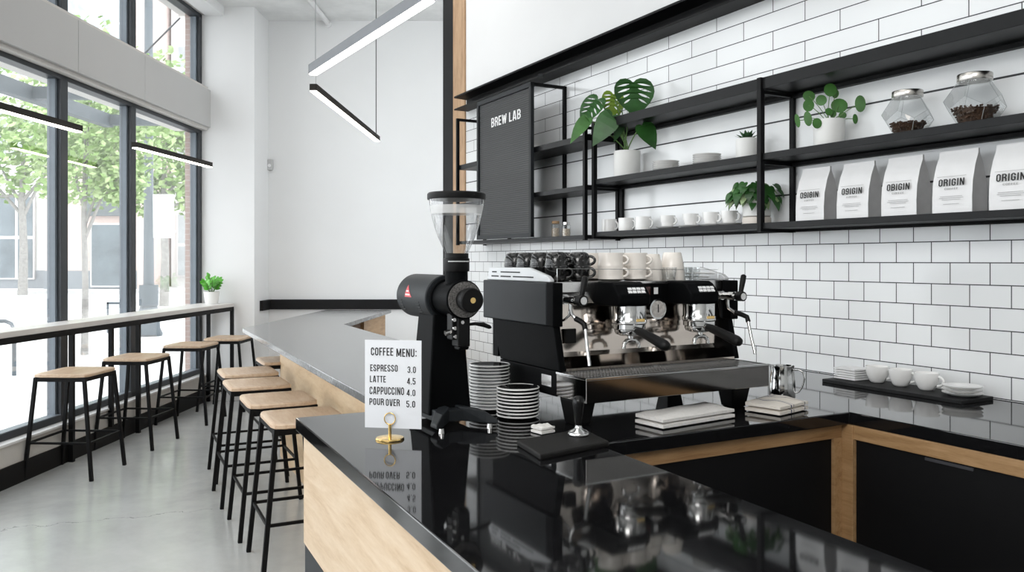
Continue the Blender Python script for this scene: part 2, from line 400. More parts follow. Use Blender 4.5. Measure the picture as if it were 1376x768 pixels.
def text(body, o, X, Y, w, h, mat, parent, name='lettering', bold=0, align='L', depth=.0006):
    """lettering fitted to a box w x h whose lower-left (or lower-right / centre) corner is o"""
    strokes = []; x = 0
    for c in body:
        gw, ss = glyph(c); strokes += [[Vector((x+a, b)) for a, b in st] for st in ss]; x += gw + .105
    x -= .105
    X, Y, o = Vector(X), Vector(Y), Vector(o); Z = X.cross(Y); ox = {'L': 0, 'R': -w, 'C': -w/2}[align]
    m = MB(); hw = T_/2
    for st in strokes:
        L_, R_ = [], []
        for i, p in enumerate(st):
            d0 = (st[i]-st[i-1]).normalized() if i else None; d1 = (st[i+1]-st[i]).normalized() if i < len(st)-1 else None
            d0 = d0 or d1; d1 = d1 or d0
            n0 = Vector((-d0.y, d0.x)); n1 = Vector((-d1.y, d1.x)); n = (n0+n1)
            n = n.normalized() if n.length > .01 else n0
            f = hw/max(.5, n.dot(n0)); L_.append(p + n*f); R_.append(p - n*f)
        P = lambda q: o + X*(q.x/x*w + ox) + Y*(q.y*h) + Z*depth
        vl = [m.bm.verts.new(P(q)) for q in L_]; vr = [m.bm.verts.new(P(q)) for q in R_]
        for i in range(len(st)-1): m._f([vl[i], vr[i], vr[i+1], vl[i+1]])
    return m.build(name, mat, parent, smooth=0)

# ================================================================== SETTING
CEIL = 4.085
fl = MB().prism([(-3.35, -2.6), (5.2, -2.6), (5.2, 9.05), (-3.35, 9.05)], 'z', -.1, 0)
struct('floor', fl, FLOOR, smooth=0)
struct('ceiling', MB().prism([(-3.35, -2.6), (5.2, -2.6), (5.2, 9.05), (-3.35, 9.05)], 'z', CEIL, CEIL+.15), ceil_conc, smooth=0)
struct('wall_far', MB().box(-2.74, .45, 9.0, 9.15, 0, CEIL), white_paint, smooth=0)
struct('wall_return', MB().box(.3, .45, 8.02, 9.0, 0, CEIL), white_paint, smooth=0)
struct('wall_pier', MB().box(-3.27, -2.676, 8.5, 9.15, 0, CEIL), white_paint, smooth=0)
struct('wall_back', MB().box(-3.6, 5.2, -2.6, -2.45, 0, CEIL), simple('back_wall_paint', (.7, .7, .69), .8, var=.03), smooth=0)
# tiled wall on the right : three bands of tile and plain paint above the steel channel
S0, S1 = -7.2, 3.66
def band(z0, z1, mat, nm, x0=0.0):
    o = MB().box(x0, .14, S0, S1, z0, z1).build(nm, mat, None, loc=P0, rotz=TT, smooth=0); o['kind'] = 'structure'; return o
band(0, 1.603, TILE_LO, 'wall_right')
band(1.603, 2.262, TILE_MID, 'wall_right')
band(2.262, 2.76, TILE_UP, 'wall_right')
band(2.76, CEIL, white_paint, 'wall_right')
# timber post and black column closing the end of the tiled wall
p = struct('trim_1', MB().box(-.012, .15, 3.64, 3.88, 0, CEIL), oak_post, loc=P0, rotz=TT, smooth=0)
p = struct('trim_2', MB().box(-.012, .15, 3.88, 4.10, 0, CEIL), black_trim, loc=P0, rotz=TT, smooth=0)
# black chair-rail band on the far wall, wrapping onto the pier
struct('trim_3', MB().box(-2.676, .3, 8.955, 9.0, .918, 1.025).box(-2.676, -2.64, 8.68, 8.96, .918, 1.025), black_trim, smooth=0, bevel=.003)
# window wall
WL0, WL1 = -9.0, 2.02
def wobj(name, mb, mat, parent=None, **k): return struct(name, mb, mat, parent, loc=W0 if parent is None else (0, 0, 0), rotz=TWN if parent is None else 0, **k)
wobj('wall_left', MB().box(-.3, 0, WL0, WL1, -.1, .28).box(-.35, -.001, WL0, WL1, 2.80, 3.25).box(-.30, -.02, WL0, WL1, 4.0, CEIL), shaded_riser_white, smooth=0)
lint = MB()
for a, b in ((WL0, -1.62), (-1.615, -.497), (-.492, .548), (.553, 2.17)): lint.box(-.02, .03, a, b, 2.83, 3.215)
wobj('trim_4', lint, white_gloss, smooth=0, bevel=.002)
wobj('baseboard_left', MB().box(-.01, .012, WL0, WL1-.02, 0, .135), black_trim, smooth=0)
wobj('trim_5', MB().box(-.2, .015, WL0, WL1, .27, .285), sill_paint, smooth=0)
# soffit at the ceiling over the window
wobj('trim_6', MB().box(-.02, .17, WL0, 2.02, 3.99, CEIL), white_paint, smooth=0)
MUL = [-8.1, -6.9, -5.7, -4.5, -3.3, -2.1, -.573 - 1.05, -.573, .474, 1.93]
def window(name, z0, z1, g0):
    f = MB()
    f.box(-.16, -.06, WL0, WL1, z0, z0+.05).box(-.16, -.06, WL0, WL1, z1-.06, z1)
    for s in MUL: f.box(-.09, -.06, s+.012, s+.10, z0, z1)
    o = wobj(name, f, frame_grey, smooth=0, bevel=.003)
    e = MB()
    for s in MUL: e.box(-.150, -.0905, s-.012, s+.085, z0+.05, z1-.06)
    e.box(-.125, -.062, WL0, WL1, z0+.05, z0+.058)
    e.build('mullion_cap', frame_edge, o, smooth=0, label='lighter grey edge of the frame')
    g = MB().box(-.111, -.105, WL0, WL1, z0+.05, z1-.06)
    g.build('window_pane', win_glass, o, smooth=0)
    return o
window('window_1', .28, 2.825, 0)
window('window_2', 3.215, 4.02, 0)

# ================================================================== WORKTOPS
C1 = Vector((-.69, 2.609, 0))
def isect(p, d, q, e):
    den = d.x*e.y - d.y*e.x; t = ((q.x-p.x)*e.y - (q.y-p.y)*e.x)/den; return p + d*t
slabR = C1 + nB*.661
inner = isect(slabR, uB, tl(-.8, 0), nT)
J0 = C1 + nB*1.10
J1 = isect(J0, uB, tl(.28, 0), nT)
NEAR = 2.6
pts = [C1, C1 - uB*NEAR, slabR - uB*(NEAR), inner, tl(-.8, .684), tl(-3.5, .684), tl(-3.5, .0), tl(.28, .0), J1, J0]
wt = MB().prism([(q.x, q.y) for q in pts], 'z', HC-.04, HC).build('worktop', STONE, smooth=0, bevel=.003)
tag(wt, 'polished black stone worktop wrapping the barista nook, carrying the espresso machine', 'worktop')
# bar counter going away to the window, with an arm turning to the far wall
B0 = C1 + nB*.318
bpts = [B0, Vector((-2.002, 6.084, 0)), Vector((-1.902, 8.36, 0)), Vector((-1.235, 8.37, 0)), Vector((-1.325, 6.448, 0)), isect(Vector((-1.325, 6.448, 0)), uB, J1, nT)]
bpts[-1] = J1 if (J1-bpts[-1]).length < .12 else bpts[-1]
bpts.append(J0)
def off_line(a, b, d):
    n = Vector((-(b-a).y, (b-a).x, 0)).normalized(); return a + n*d, b + n*d
bar = thing('bar_counter', 'long stone topped bar counter with pale oak front behind the stools', 'counter')
MB().prism([(q.x, q.y) for q in bpts], 'z', HC-.034, HC-.0005).build('countertop', STONE2, bar, smooth=0, bevel=.003)
a = B0 + nB*.25 + uB*.02; b_ = Vector((-2.002, 6.084, 0)) + nB*.25 - uB*.12
MB().prism([(q.x, q.y) for q in (a, b_, b_ + nB*.03, a + nB*.03)], 'z', .0, HC-.034).build('front_panel', oak_bar2, bar, smooth=0)
# cabinets under the inner side of the bar
a2 = b_ + nB*.03 - uB*.45; e2 = Vector((-1.36, 6.40, 0)) - uB*.42
MB().prism([(q.x, q.y) for q in (a + nB*.03, a2, e2 - uB*.02, J0 + nB*-.06 + uB*.05)], 'z', .08, HC-.04).build('cabinet_body', oak_bar2, bar, smooth=0)
# arm: solid block with an open bay's shade put into its colour, then an oak panel under its right end
MB().prism([(-1.86, 6.62), (-1.40, 6.62), (-1.36, 7.35), (-1.86, 7.35)], 'z', .0, HC-.04).build('bay_shade_block', simple('bay_shade_brown', (.12, .06, .03), .6, var=.3), bar, smooth=0, label='dark block standing in for the shade of an open bay under the arm')
MB().prism([(-1.86, 7.36), (-1.33, 7.36), (-1.285, 8.3), (-1.86, 8.3)], 'z', .0, HC-.04).build('end_panel', oak_rail, bar, smooth=0)

# slab front: pale oak panel over a black plinth panel
pen = thing('counter_base', 'near counter base clad in pale oak boards above a black plinth', 'counter')
f0 = C1 + nB*.022 - uB*.02; f1 = C1 - uB*NEAR + nB*.022; r0 = slabR - nB*.03 - uB*.02; r1 = slabR - nB*.03 - uB*NEAR
MB().prism([(q.x, q.y) for q in (f0, f1, f1 + nB*.02, f0 + nB*.02)], 'z', .555, HC-.04).build('oak_panel', oak_front, pen, smooth=0)
MB().prism([(q.x, q.y) for q in (f0 + nB*.004, f1 + nB*.004, f1 + nB*.02, f0 + nB*.02)], 'z', .0, .548).build('plinth_panel', m_grey, pen, smooth=0, label='black lower panel')
MB().prism([(q.x, q.y) for q in (f0 + nB*.02, f1 + nB*.02, r1, r0)], 'z', .0, HC-.04).build('carcass', simple('carcass_black', (.006, .006, .006), .7, var=.1), pen, smooth=0)
# bench under the machine (frame parallel to the tiled wall)
def tbox(mb, s0, s1, d0, d1, z0, z1): return mb.box(-d1, -d0, s0, s1, z0, z1)
dinn = -((inner-P0).dot(nT))
under_black = simple('cabinet_black', (.004, .004, .0045), .6, var=.1, spec=.2)
cab = thing('machine_cabinet', 'black fronted cabinet with oak rails under the espresso machine', 'cabinet', P0, TT)
tbox(MB(), -.775, -.74, .69, dinn+.02, .862, .909).build('top_rail', oak_rail_x, cab, smooth=0, bevel=.0015)
tbox(MB(), -.775, -.735, .685, .727, .06, .862).build('stile', oak_rail, cab, smooth=0, bevel=.0015)
tbox(MB(), -.765, -.74, .728, dinn+.02, .06, .861).build('panel', under_black, cab, smooth=0, bevel=.0015)
tbox(MB(), -.74, .2, .69, dinn+.02, .0, .908).build('carcass', under_black, cab, smooth=0)
cab2 = thing('wall_cabinet', 'long black fronted cabinet with oak rail along the tiled wall', 'cabinet', P0, TT)
tbox(MB(), -3.5, -.8, .66, .682, .862, .909).build('top_rail', oak_rail, cab2, smooth=0, bevel=.0015)
tbox(MB(), -.815, -.771, .655, .6875, .06, .9085).build('stile', oak_rail, cab2, smooth=0, bevel=.0015)
for i in range(3):
    s1 = -.817 - i*.62
    dr = tbox(MB(), s1-.615, s1, .655, .672, .08, .86).build('door', under_black, cab2, smooth=0, bevel=.0015)
    tbox(MB(), s1-.40, s1-.25, .672, .678, .848, .857).build('pull', simple('pull_grey', (.05, .05, .055), .4, var=.1), dr, smooth=0)
tbox(MB(), -3.5, -.8, .02, .654, .0, .908).build('carcass', under_black, cab2, smooth=0)

# ================================================================== STEEL CHANNEL + SHELVES
ch = MB().prism([(-.0, 2.705), (-.13, 2.705), (-.13, 2.716), (-.014, 2.722), (-.014, 2.80), (-.13, 2.806), (-.13, 2.82), (0, 2.82)], 'y', S0+3, 3.60)
chan = ch.build('steel_channel', black_steel, loc=P0, rotz=TT, smooth=0, bevel=.0015)
tag(chan, 'black steel channel rail running along the wall above the tiles', 'steel beam')
SB = -1.9
sh = thing('wall_shelf', 'long black steel open shelving holding the coffee bags and plants', 'shelf', P0, TT)
for z0, z1 in ((1.594, 1.620), (1.902, 1.932), (2.22, 2.272)):
    m = MB(); tbox(m, SB, 1.40, .0, .215, z0, z1); m.build('shelf_board', shelf_black, sh, smooth=0, bevel=.0015)
for s in (1.39, .06, SB+.01):
    for d in (.215, .016):
        MB().box(-d-.012 if d > .1 else -d-.008, -d+.012 if d > .1 else -d+.008, s-.012, s+.012, 1.58, 2.272).build('post', black_steel, sh, smooth=0)
for s in (1.39, .06):
    for z in (1.587, 1.892, 2.208):
        MB().box(-.205, -.02, s-.009, s+.009, z-.008, z+.008).build('brace', black_steel, sh, smooth=0)
for z in (1.60, 1.90, 2.215):
    MB().box(-.03, -.001, SB, 1.38, z-.018, z-.001).build('wall_rail', black_steel, sh, smooth=0)
sg = thing('display_shelf', 'small black steel shelf unit behind the letter board', 'shelf', P0, TT)
for z0, z1, s0, s1 in ((1.580, 1.604, 1.43, 3.26), (1.872, 1.902, 1.43, 3.26), (2.168, 2.205, 1.43, 3.26)):
    tbox(MB(), s0, s1, .0, .24, z0, z1).build('shelf_board', shelf_black, sg, smooth=0, bevel=.0015)
for s, zt in ((1.436, 2.25), (3.26, 2.575)):
    for d in (.25, .012): MB().box(-d-.011, -d+.011, s-.011, s+.011, 1.572, zt).build('post', black_steel, sg, smooth=0)
MB().box(-.25, -.012, 3.25, 3.27, 2.555, 2.575).build('brace', black_steel, sg, smooth=0)
MB().box(-.25, -.012, 1.427, 1.445, 2.235, 2.25).build('brace', black_steel, sg, smooth=0)
lb = thing('letter_board', 'dark ribbed letter board in a black frame reading BREW LAB', 'sign', P0, TT)
fr = MB()
BS0, BS1, BZ0, BZ1 = 2.035, 2.852, 1.606, 2.628
D0, D1 = .256, .282
for s0, s1, z0, z1 in ((BS0, BS0+.028, BZ0, BZ1), (BS1-.028, BS1, BZ0, BZ1), (BS0, BS1, BZ0, BZ0+.03), (BS0, BS1, BZ1-.03, BZ1)): tbox(fr, s0, s1, D0, D1, z0, z1)
fr.build('frame', m_grey, lb, smooth=0, bevel=.001)
tbox(MB(), BS0+.028, BS1-.028, D0+.002, D1-.01, BZ0+.03, BZ1-.03).build('panel', BOARD, lb, smooth=0)
for s in (BS0+.012, BS1-.012):
    MB().box(-D0, -.012, s-.011, s+.011, BZ1-.022, BZ1-.002).build('brace', black_steel, lb, smooth=0)
    MB().box(-.024, -.002, s-.011, s+.011, BZ0, BZ1-.002).build('post', black_steel, lb, smooth=0)
text('BREW', (-D1+.0095, 2.627, 2.411), (0, -1, 0), (0, 0, 1), .235, .066, ink_white, lb, bold=.012)
text('LAB', (-D1+.0095, 2.355, 2.411), (0, -1, 0), (0, 0, 1), .165, .066, ink_white, lb, bold=.012)
MB().bar((-.13, 2.16, 2.70), (-.16, 2.12, 2.70), .03, .02).build('rail_clip', m_grey, lb, smooth=0)

# ---- small crockery prototypes ------------------------------------------------
def handle_pts(r, z, h, out, n=10):
    return [(r - .003 + out*math.sin(PI*i/n), 0, z + h/2*math.cos(PI*i/n)) for i in range(n+1)]
def cup(name, label, cat, loc, rz, r, h, mat, group=None, taper=.62, hs=1.0, flip=False):
    t = thing(name, label, cat, loc, rz, group)
    pr = [(r*taper*.8, 0), (r*taper, .002), (r*taper*1.25, h*.14), (r*.93, h*.5), (r, h*.97), (r, h), (r-.003, h), (r*.9-.002, h*.5), (r*taper, h*.12), (.001, h*.1)]
    m = MB().lathe(pr, 28); hd = MB().tube(handle_pts(r*.93, h*.55, h*.55*hs, r*.5*hs), .0048, 8)
    if flip:
        M = Matrix.Translation((0, 0, h)) @ Matrix.Rotation(PI, 4, 'X'); m.xf(M); hd.xf(M)
    m.build('bowl', mat, t, smooth=50); hd.build('handle', mat, t, smooth=60)
    return t
def mug(name, label, loc, rz, r, h, mat, group=None):
    t = thing(name, label, 'mug', loc, rz, group)
    MB().lathe([(r*.82, 0), (r*.97, .004), (r, h*.2), (r, h), (r-.004, h), (r-.004, .01), (.001, .008)], 28).build('bowl', mat, t, smooth=50)
    MB().tube(handle_pts(r, h*.52, h*.6, .022), .0045, 8).build('handle', mat, t, smooth=60)
    return t
def plate_mb(r, h): return MB().lathe([(r*.55, 0), (r*.6, 0), (r*.95, h*.75), (r, h), (r*.96, h), (r*.6, h*.45), (.001, h*.4)], 32)

SHZ1, SHZ2 = 1.620, 1.932
names = ['leftmost', 'second from the left', 'third from the left', 'rightmost']
for i, s in enumerate((1.40, 1.232, 1.07)):
    mug('mug', ['white mug at the left end of the bottom shelf', 'white mug in the middle of the three mugs on the bottom shelf', 'white mug nearest the cups on saucers on the bottom shelf'][i],
        tl(s, .10, SHZ1), TT-PI/2+.3, .045, .078, porcelain, 'white mugs on the bottom shelf')
for i, s in enumerate((.855, .668, .515, .382)):
    tx = ['leftmost of the four on the bottom shelf', 'second from the left of four on the bottom shelf', 'third from the left of four on the bottom shelf', 'beside the trailing plant pot on the bottom shelf'][i]
    sau = plate_mb(.062, .014).build('saucer', porcelain, loc=tl(s, .10, SHZ1), smooth=50)
    tag(sau, 'white saucer under a teacup, ' + tx, 'saucer', 'saucers on the bottom shelf')
    cup('teacup', 'white teacup on a saucer, ' + tx, 'cup', tl(s, .10, SHZ1+.012), TT-PI/2+.35, .041, .062, porcelain, 'teacups on the bottom shelf')
for k, (s, n, which) in enumerate(((.857, 5, 'beside the split-leaf plant'), (.532, 5, 'beside the succulent'))):
    for i in range(n):
        o_ = 'topmost' if i == n-1 else ['bottom', 'second', 'third', 'fourth', 'fifth', 'sixth'][i] + (' from the bottom' if i else '')
        o = plate_mb(.072, .013).build('plate', porcelain, loc=tl(s, .11, SHZ2 + i*.0105), smooth=50)
        tag(o, f'small white plate, {o_} in the shelf stack {which}', 'plate', 'white plates stacked on the middle shelf')

# ---- glass jars on the middle shelf
def bean_mb(n, fn, r):
    m = MB()
    for _ in range(n):
        M = Matrix.Rotation(R.uniform(0, 6.3), 4, 'Z') @ Matrix.Rotation(R.uniform(0, 6.3), 4, 'X')
        m.ball(fn(), r, r*.7, r*.55, 6, 4, M)
    return m
def facet_jar(label, s, d, R1, H, lid_r, fill, label_b):
    loc = tl(s, d, SHZ2)
    t = thing('glass_jar', label, 'jar', loc, TT+.25, 'faceted glass jars')
    n = 5; da = PI/n
    rb = R1*.64
    def rg(r, z, ro): return [Vector((r*math.cos(2*PI*i/n+ro), r*math.sin(2*PI*i/n+ro), z)) for i in range(n)]
    m = MB(); A, B_, C_, N_ = [[m.bm.verts.new(p) for p in rg(*q)] for q in ((rb, 0, 0), (R1*1.04, H*.36, 0), (R1*1.06, H*.58, da), (lid_r*1.0, H*.97, da))]
    m._f(A[::-1]); edges = []
    for i in range(n):
        k1 = (i+1) % n
        m._f([A[i], A[k1], B_[k1], C_[i], B_[i]]); m._f([N_[i], C_[i], B_[k1], C_[k1], N_[k1]][::-1])
        edges += [(A[i], B_[i]), (B_[i], C_[i]), (C_[i], B_[k1]), (C_[i], N_[i]), (A[i], A[k1])]
    edges = [(a.co.copy(), b.co.copy()) for a, b in edges]
    bd = m.build('jar_body', jar_glass, t, smooth=0)
    e = MB()
    for p, q in edges: e.cyl(p, q, .0008, n=5)
    e.build('facet_seams', simple('glass_seam', (.42, .45, .45), .15, var=.05), t, smooth=0)
    MB().lathe([(lid_r*.88, H*.95), (lid_r*.88, H*1.0)], 30, caps=False).build('neck', jar_glass, t)
    MB().lathe([(.001, H*.985), (lid_r*.99, H*.985), (lid_r, H*.99), (lid_r, H*1.135), (lid_r*.97, H*1.15), (.001, H*1.15)], 40).build('lid', lid_steel, t, smooth=40)
    hz = H*fill
    def rmax(z):
        f = min(1, z/(H*.36)); return (rb + (R1*1.04-rb)*f)*.80 - .004
    def pt():
        z = .006 + (hz-.006)*R.random()**.6; a = R.uniform(0, 2*PI); rr = rmax(z)*math.sqrt(R.uniform(.35, 1))
        zz_ = z + (0 if z < hz-.012 else R.uniform(0, .006))
        return (rr*math.cos(a), rr*math.sin(a), zz_)
    bm_ = bean_mb(430, pt, .0062)
    bm_.lathe([(rb*.8, .002), (rmax(hz*.5)*.92, hz*.5), (rmax(hz)*.92, hz*.92), (.001, hz)], 14)
    bo = bm_.build('coffee_beans', bean, loc=loc, rotz=TT, smooth=40)
    tag(bo, label_b, 'coffee beans', kind='stuff')
facet_jar('smaller faceted glass jar with steel lid, a third full of beans', -.598, .11, .087, .148, .056, .30, 'dark coffee beans filling the bottom of the smaller faceted jar')
facet_jar('larger faceted glass jar with steel lid near the right edge', -.868, .115, .094, .158, .057, .38, 'dark coffee beans heaped in the larger faceted jar')
# ---- two small jars behind the letter board
for s, lab, cap, rr, hh in ((2.02, 'small glass jar with cork lid beside the letter board', simple('cork', (.42, .27, .15), .8, var=.2, scale=30), .030, .088), (1.885, 'small glass jar with tan filling on the bottom shelf of the sign unit', steel, .029, .075)):
    t = thing('spice_jar', lab, 'jar', tl(s, .10, 1.604), TT, 'small jars behind the letter board')
    MB().lathe([(rr*.9, 0), (rr, .004), (rr, hh), (rr*.8, hh+.006)], 20, caps=False).build('jar_body', jar_glass, t)
    MB().lathe([(.001, .003), (rr*.88, .003), (rr*.88, hh*.72), (.001, hh*.74)], 18).build('contents', simple('oats', (.5, .42, .33), .9, var=.5, scale=120), t)
    MB().lathe([(.001, hh+.004), (rr*.85, hh+.004), (rr*.85, hh+.022), (.001, hh+.022)], 20).build('stopper', cap, t)

# ---- coffee bags
BAGS = [(-.082, 'O9I8IN', 'COFFEE'), (-.300, 'O9IGIN', 'COFFEE'), (-.512, 'OBIGIN', 'COFFEE'), (-.728, 'ORIGIN', 'COFFEE'), (-.940, 'ORIGIN', 'COFFEE')]
bl = ['white coffee bag nearest the leafy pot, leftmost of the five bags', 'white coffee bag, second from the left of the five bags', 'white coffee bag in the middle of the row of five', 'white coffee bag with clear ORIGIN lettering, fourth from the left', 'white coffee bag at the right edge, last of the five bags']
for (s, w1, w2), lab in zip(BAGS, bl):
    t = thing('coffee_bag', lab, 'coffee bag', tl(s-.076, .105, SHZ1), TT, 'coffee bags on the bottom shelf')
    H = .232; W = .076; D = .043
    # side profile bulges at the bottom, pinches flat at the top seal
    prof = [(0, 1), (.008, 1.03), (.25, 1.04), (.5, .93), (.75, .55), (.92, .12), (1, .09)]
    m = MB(); rings = []
    for u, k in prof:
        z = u*H; d = D*k; w = W*(1.0 if u < .6 else 1.0 - .03*(u-.6)/.4); g = d*.35*(1-u)*1.2
        rings.append([(-d, -w, z), (-d*1.04, 0, z), (-d, w, z), (0, w-g*.6, z), (d, w, z), (d, -w, z), (0, -w+g*.6, z)])
    m.loft([[Vector(p) for p in r] for r in rings])
    for f in m.bm.faces:
        c = f.calc_center_median(); n = f.normal
        f.normal_update()
        if abs(f.normal.y) > .6: f.material_index = 1
    m.build('bag', [bagm, bag_side], t, smooth=25)
    # printed label follows the sloping front face
    lb_ = MB().box(-.0495, -.0445, -.056, .056, .02, .118)
    z1 = .100; th = -.016
    X = (0, -1, 0); Yv = Vector((.10, 0, 1)).normalized()
    o0 = Vector((-.0468, 0, z1))
    text(w1, o0 + Vector((0, 0, 0)), X, Yv, .098, .026, ink, t, bold=.022, align='C', depth=.0016)
    text(w2, (-.0478, 0, z1-.014), X, Yv, .052, .0075, ink_grey, t, bold=.01, align='C', depth=.0008)
    ln = MB()
    for z, w in ((z1+.034, .11), (.062, .085), (.056, .092), (.050, .07), (.034, .06)):
        x = -.0474 - (.0006 if z < .06 else 0) + (max(0, z-.1))*.09
        ln.box(x-.0016, x-.0008, -w/2, w/2, z, z+.0012)
    ln.build('print_lines', ink_grey, t, smooth=0)

# ---- plants
def leaf_geom(outline, holes=(), fold=.18, droop=.25):
    """outline in unit leaf space (x across, y from petiole to tip); bent along midrib and drooping to the tip"""
    polys = [[Vector((x, y, 0)) for x, y in outline]] + [[Vector((x, y, 0)) for x, y in h] for h in holes]
    flat = [p for pl in polys for p in pl]
    tris = tessellate_polygon(polys)
    pts = [Vector((p.x, p.y, abs(p.x)*fold - droop*p.y*p.y)) for p in flat]
    return pts, tris
def mono_outline():
    half = [(.0, .0), (.07, -.09), (.18, -.14), (.32, -.11), (.43, 0), (.49, .16), (.5, .32), (.46, .5), (.37, .68), (.24, .84), (.1, .96), (0, 1.02)]
    return half + [(-x, y) for x, y in half[-2:0:-1]]
def slit(x0, y0, x1, y1, w, n=6):
    a, b = Vector((x0, y0)), Vector((x1, y1)); d = (b-a); q = Vector((-d.y, d.x)).normalized()
    up = [(a + d*i/n + q*w*math.sin(PI*(i/n)**.8)) for i in range(n+1)]; dn = [(a + d*i/n - q*w*math.sin(PI*(i/n)**.8)) for i in range(n-1, 0, -1)]
    return [(p.x, p.y) for p in up + dn]
def mono_holes(sides=(1, -1)):
    hs = []
    for sx in sides:
        for y, xe, dy, wd in ((.04, .42, .10, .026), (.19, .43, .15, .032), (.35, .385, .18, .032), (.52, .30, .17, .026)):
            hs.append(slit(sx*.10, y, sx*xe, y + dy, wd))
    return hs
def heart_outline():
    half = [(0, 0), (.08, -.07), (.22, -.1), (.36, -.03), (.44, .14), (.43, .34), (.34, .56), (.2, .78), (.08, .93), (0, 1.03)]
    return half + [(-x, y) for x, y in half[-2:0:-1]]
def oval_outline(n=14, w=.35): return [(w*math.sin(2*PI*i/n), .5 - .5*math.cos(2*PI*i/n)) for i in range(n)]
def place_leaf(mb, geom, base, tip, width, face=(0, -1, 0), L=None):
    pts, tris = geom
    base, tip = Vector(base), Vector(tip); yv = (tip-base); L = L or yv.length; yv.normalize()
    zv = Vector(face); zv = (zv - yv*zv.dot(yv)).normalized(); xv = yv.cross(zv)
    mb.tri([base + xv*p.x*width + yv*p.y*L + zv*p.z*L for p in pts], tris)
def pot(t, r, h, mat, taper=.94, name='pot'):
    MB().lathe([(r*taper*.96, 0), (r*taper, .004), (r, h), (r*.93, h), (r*.9, h*.86), (.001, h*.86)], 36).build(name, mat, t, smooth=50)
    MB().lathe([(r*.91, h*.84), (r*.8, h*.885), (.001, h*.9)], 24).build('soil', soil, t, smooth=60)
# monstera
MPOT = tl(1.215, .105, SHZ2)
t = thing('potted_monstera', 'split-leaf monstera in a white cylinder pot on the middle shelf', 'plant', MPOT)
pot(t, .077, .152, pot_white, .98)
k = .00093; ph = .14
def px(x, y, dy=0):      # leaves nearer the room sit a little closer together
    f = 1 + dy/MPOT.y
    return Vector((((x-498)*k + MPOT.x)*f - MPOT.x, dy, (ph + (572-y)*k + MPOT.z - 1.45)*f - MPOT.z + 1.45))
MO = leaf_geom(mono_outline(), mono_holes(), .12, .12); HO = leaf_geom(heart_outline(), (), .12, .15)
for (bx, by, tx, ty, w, g, mt, dy, face) in (
    (536, 130, 553, 322, 250, MO, leaf_d, -.05, (.1, -1, .25)), (316, 235, 212, 372, 150, MO, leaf_d, -.02, (-.5, -1, .3)),
    (412, 205, 398, 338, 150, MO, leaf_l, .05, (.2, -1, .2)), (252, 355, 140, 492, 105, HO, leaf_m, -.05, (-.2, -1, .6)),
    (408, 335, 285, 510, 165, HO, leaf_d, -.07, (-.1, -1, .3)), (455, 358, 430, 492, 95, HO, leaf_d, -.03, (.6, -1, .2)), (592, 396, 684, 532, 150, HO, leaf_d, -.05, (.3, -1, .2)),
    (455, 225, 450, 335, 60, MO, leaf_l, .06, (.7, -1, .2))):
    xr = (max(bx, tx, (bx+tx)/2 + w/2) - 498)*k; dy = min(dy, (.105 - .03 - .88*xr)/.4745)
    m = MB(); place_leaf(m, g, px(bx, by, dy), px(tx, ty, dy - .03), w*k, face)
    lf = m.build('leaf', mt, t, smooth=0)
    b0 = Vector((R.uniform(-.02, .02), R.uniform(-.02, .02), ph - .01)); e0 = px(bx, by, dy)
    mid = (b0 + e0)/2 + Vector((0, 0, .04)); ptsb = []
    for i in range(9):
        u = i/8; ptsb.append(b0*(1-u)**2 + mid*2*u*(1-u) + e0*u*u)
    MB().tube(ptsb, .0035, 6).build('stem', stem_g, t)
# succulent
t = thing('potted_succulent', 'small spiky succulent in a white pot on the middle shelf', 'plant', tl(.262, .10, SHZ2))
pot(t, .053, .10, pot_white, .97)
m = MB(); OV = leaf_geom([(0, 0), (.2, .25), (.22, .5), (.12, .8), (0, 1), (-.12, .8), (-.22, .5), (-.2, .25)], (), .5, -.15)
for ring, (n, tilt, L) in enumerate(((9, .35, .062), (8, .8, .06), (6, 1.2, .05))):
    for i in range(n):
        a = 2*PI*i/n + ring*.3; d = Vector((math.cos(a)*math.cos(tilt), math.sin(a)*math.cos(tilt), math.sin(tilt)))
        b0 = Vector((math.cos(a)*.008, math.sin(a)*.008, .088)); place_leaf(m, OV, b0, b0 + d*L, L*.75, (-d.x*.5, -d.y*.5, 1))
m.build('foliage', leaf_s, t, smooth=0)
# pilea with coin leaves
t = thing('potted_pilea', 'pilea plant with round coin leaves in a white pot', 'plant', tl(-.215, .095, SHZ2))
pot(t, .064, .118, pot_white, .98)
k2 = .00119; CO = leaf_geom(oval_outline(16, .5), (), .05, .05)
m = MB(); st = MB()
for (x, y, w, h) in ((147, 183, 22, 20), (138, 220, 20, 23), (210, 168, 23, 24), (237, 177, 12, 17), (183, 202, 19, 20), (250, 220, 29, 26), (297, 226, 18, 30), (290, 275, 10, 18), (88, 280, 9, 25), (123, 274, 14, 27), (156, 290, 17, 19), (206, 245, 14, 14), (228, 250, 12, 14), (262, 255, 14, 13)):
    c = Vector(((x-213)*k2, min(R.uniform(-.06, .03), (.095-.025-.88*((x-213)*k2+w*k2))/.4745), .112 + (278-y)*k2)); hh = h*k2; ww = w*k2
    up = Vector((R.uniform(-.3, .3), 0, 1)).normalized()
    place_leaf(m, CO, c - up*hh, c + up*hh, 2*ww, (R.uniform(-.3, .3), -1, R.uniform(.1, .5)))
    b0 = Vector((R.uniform(-.012, .012), R.uniform(-.012, .012), .10)); mid = (b0+c)/2 + Vector((0, 0, .02))
    st.tube([b0*(1-u)**2 + mid*2*u*(1-u) + c*u*u for u in (0, .25, .5, .75, 1)], .0016, 5)
m.build('foliage', leaf_m, t, smooth=0); st.build('stem', stem_g, t)
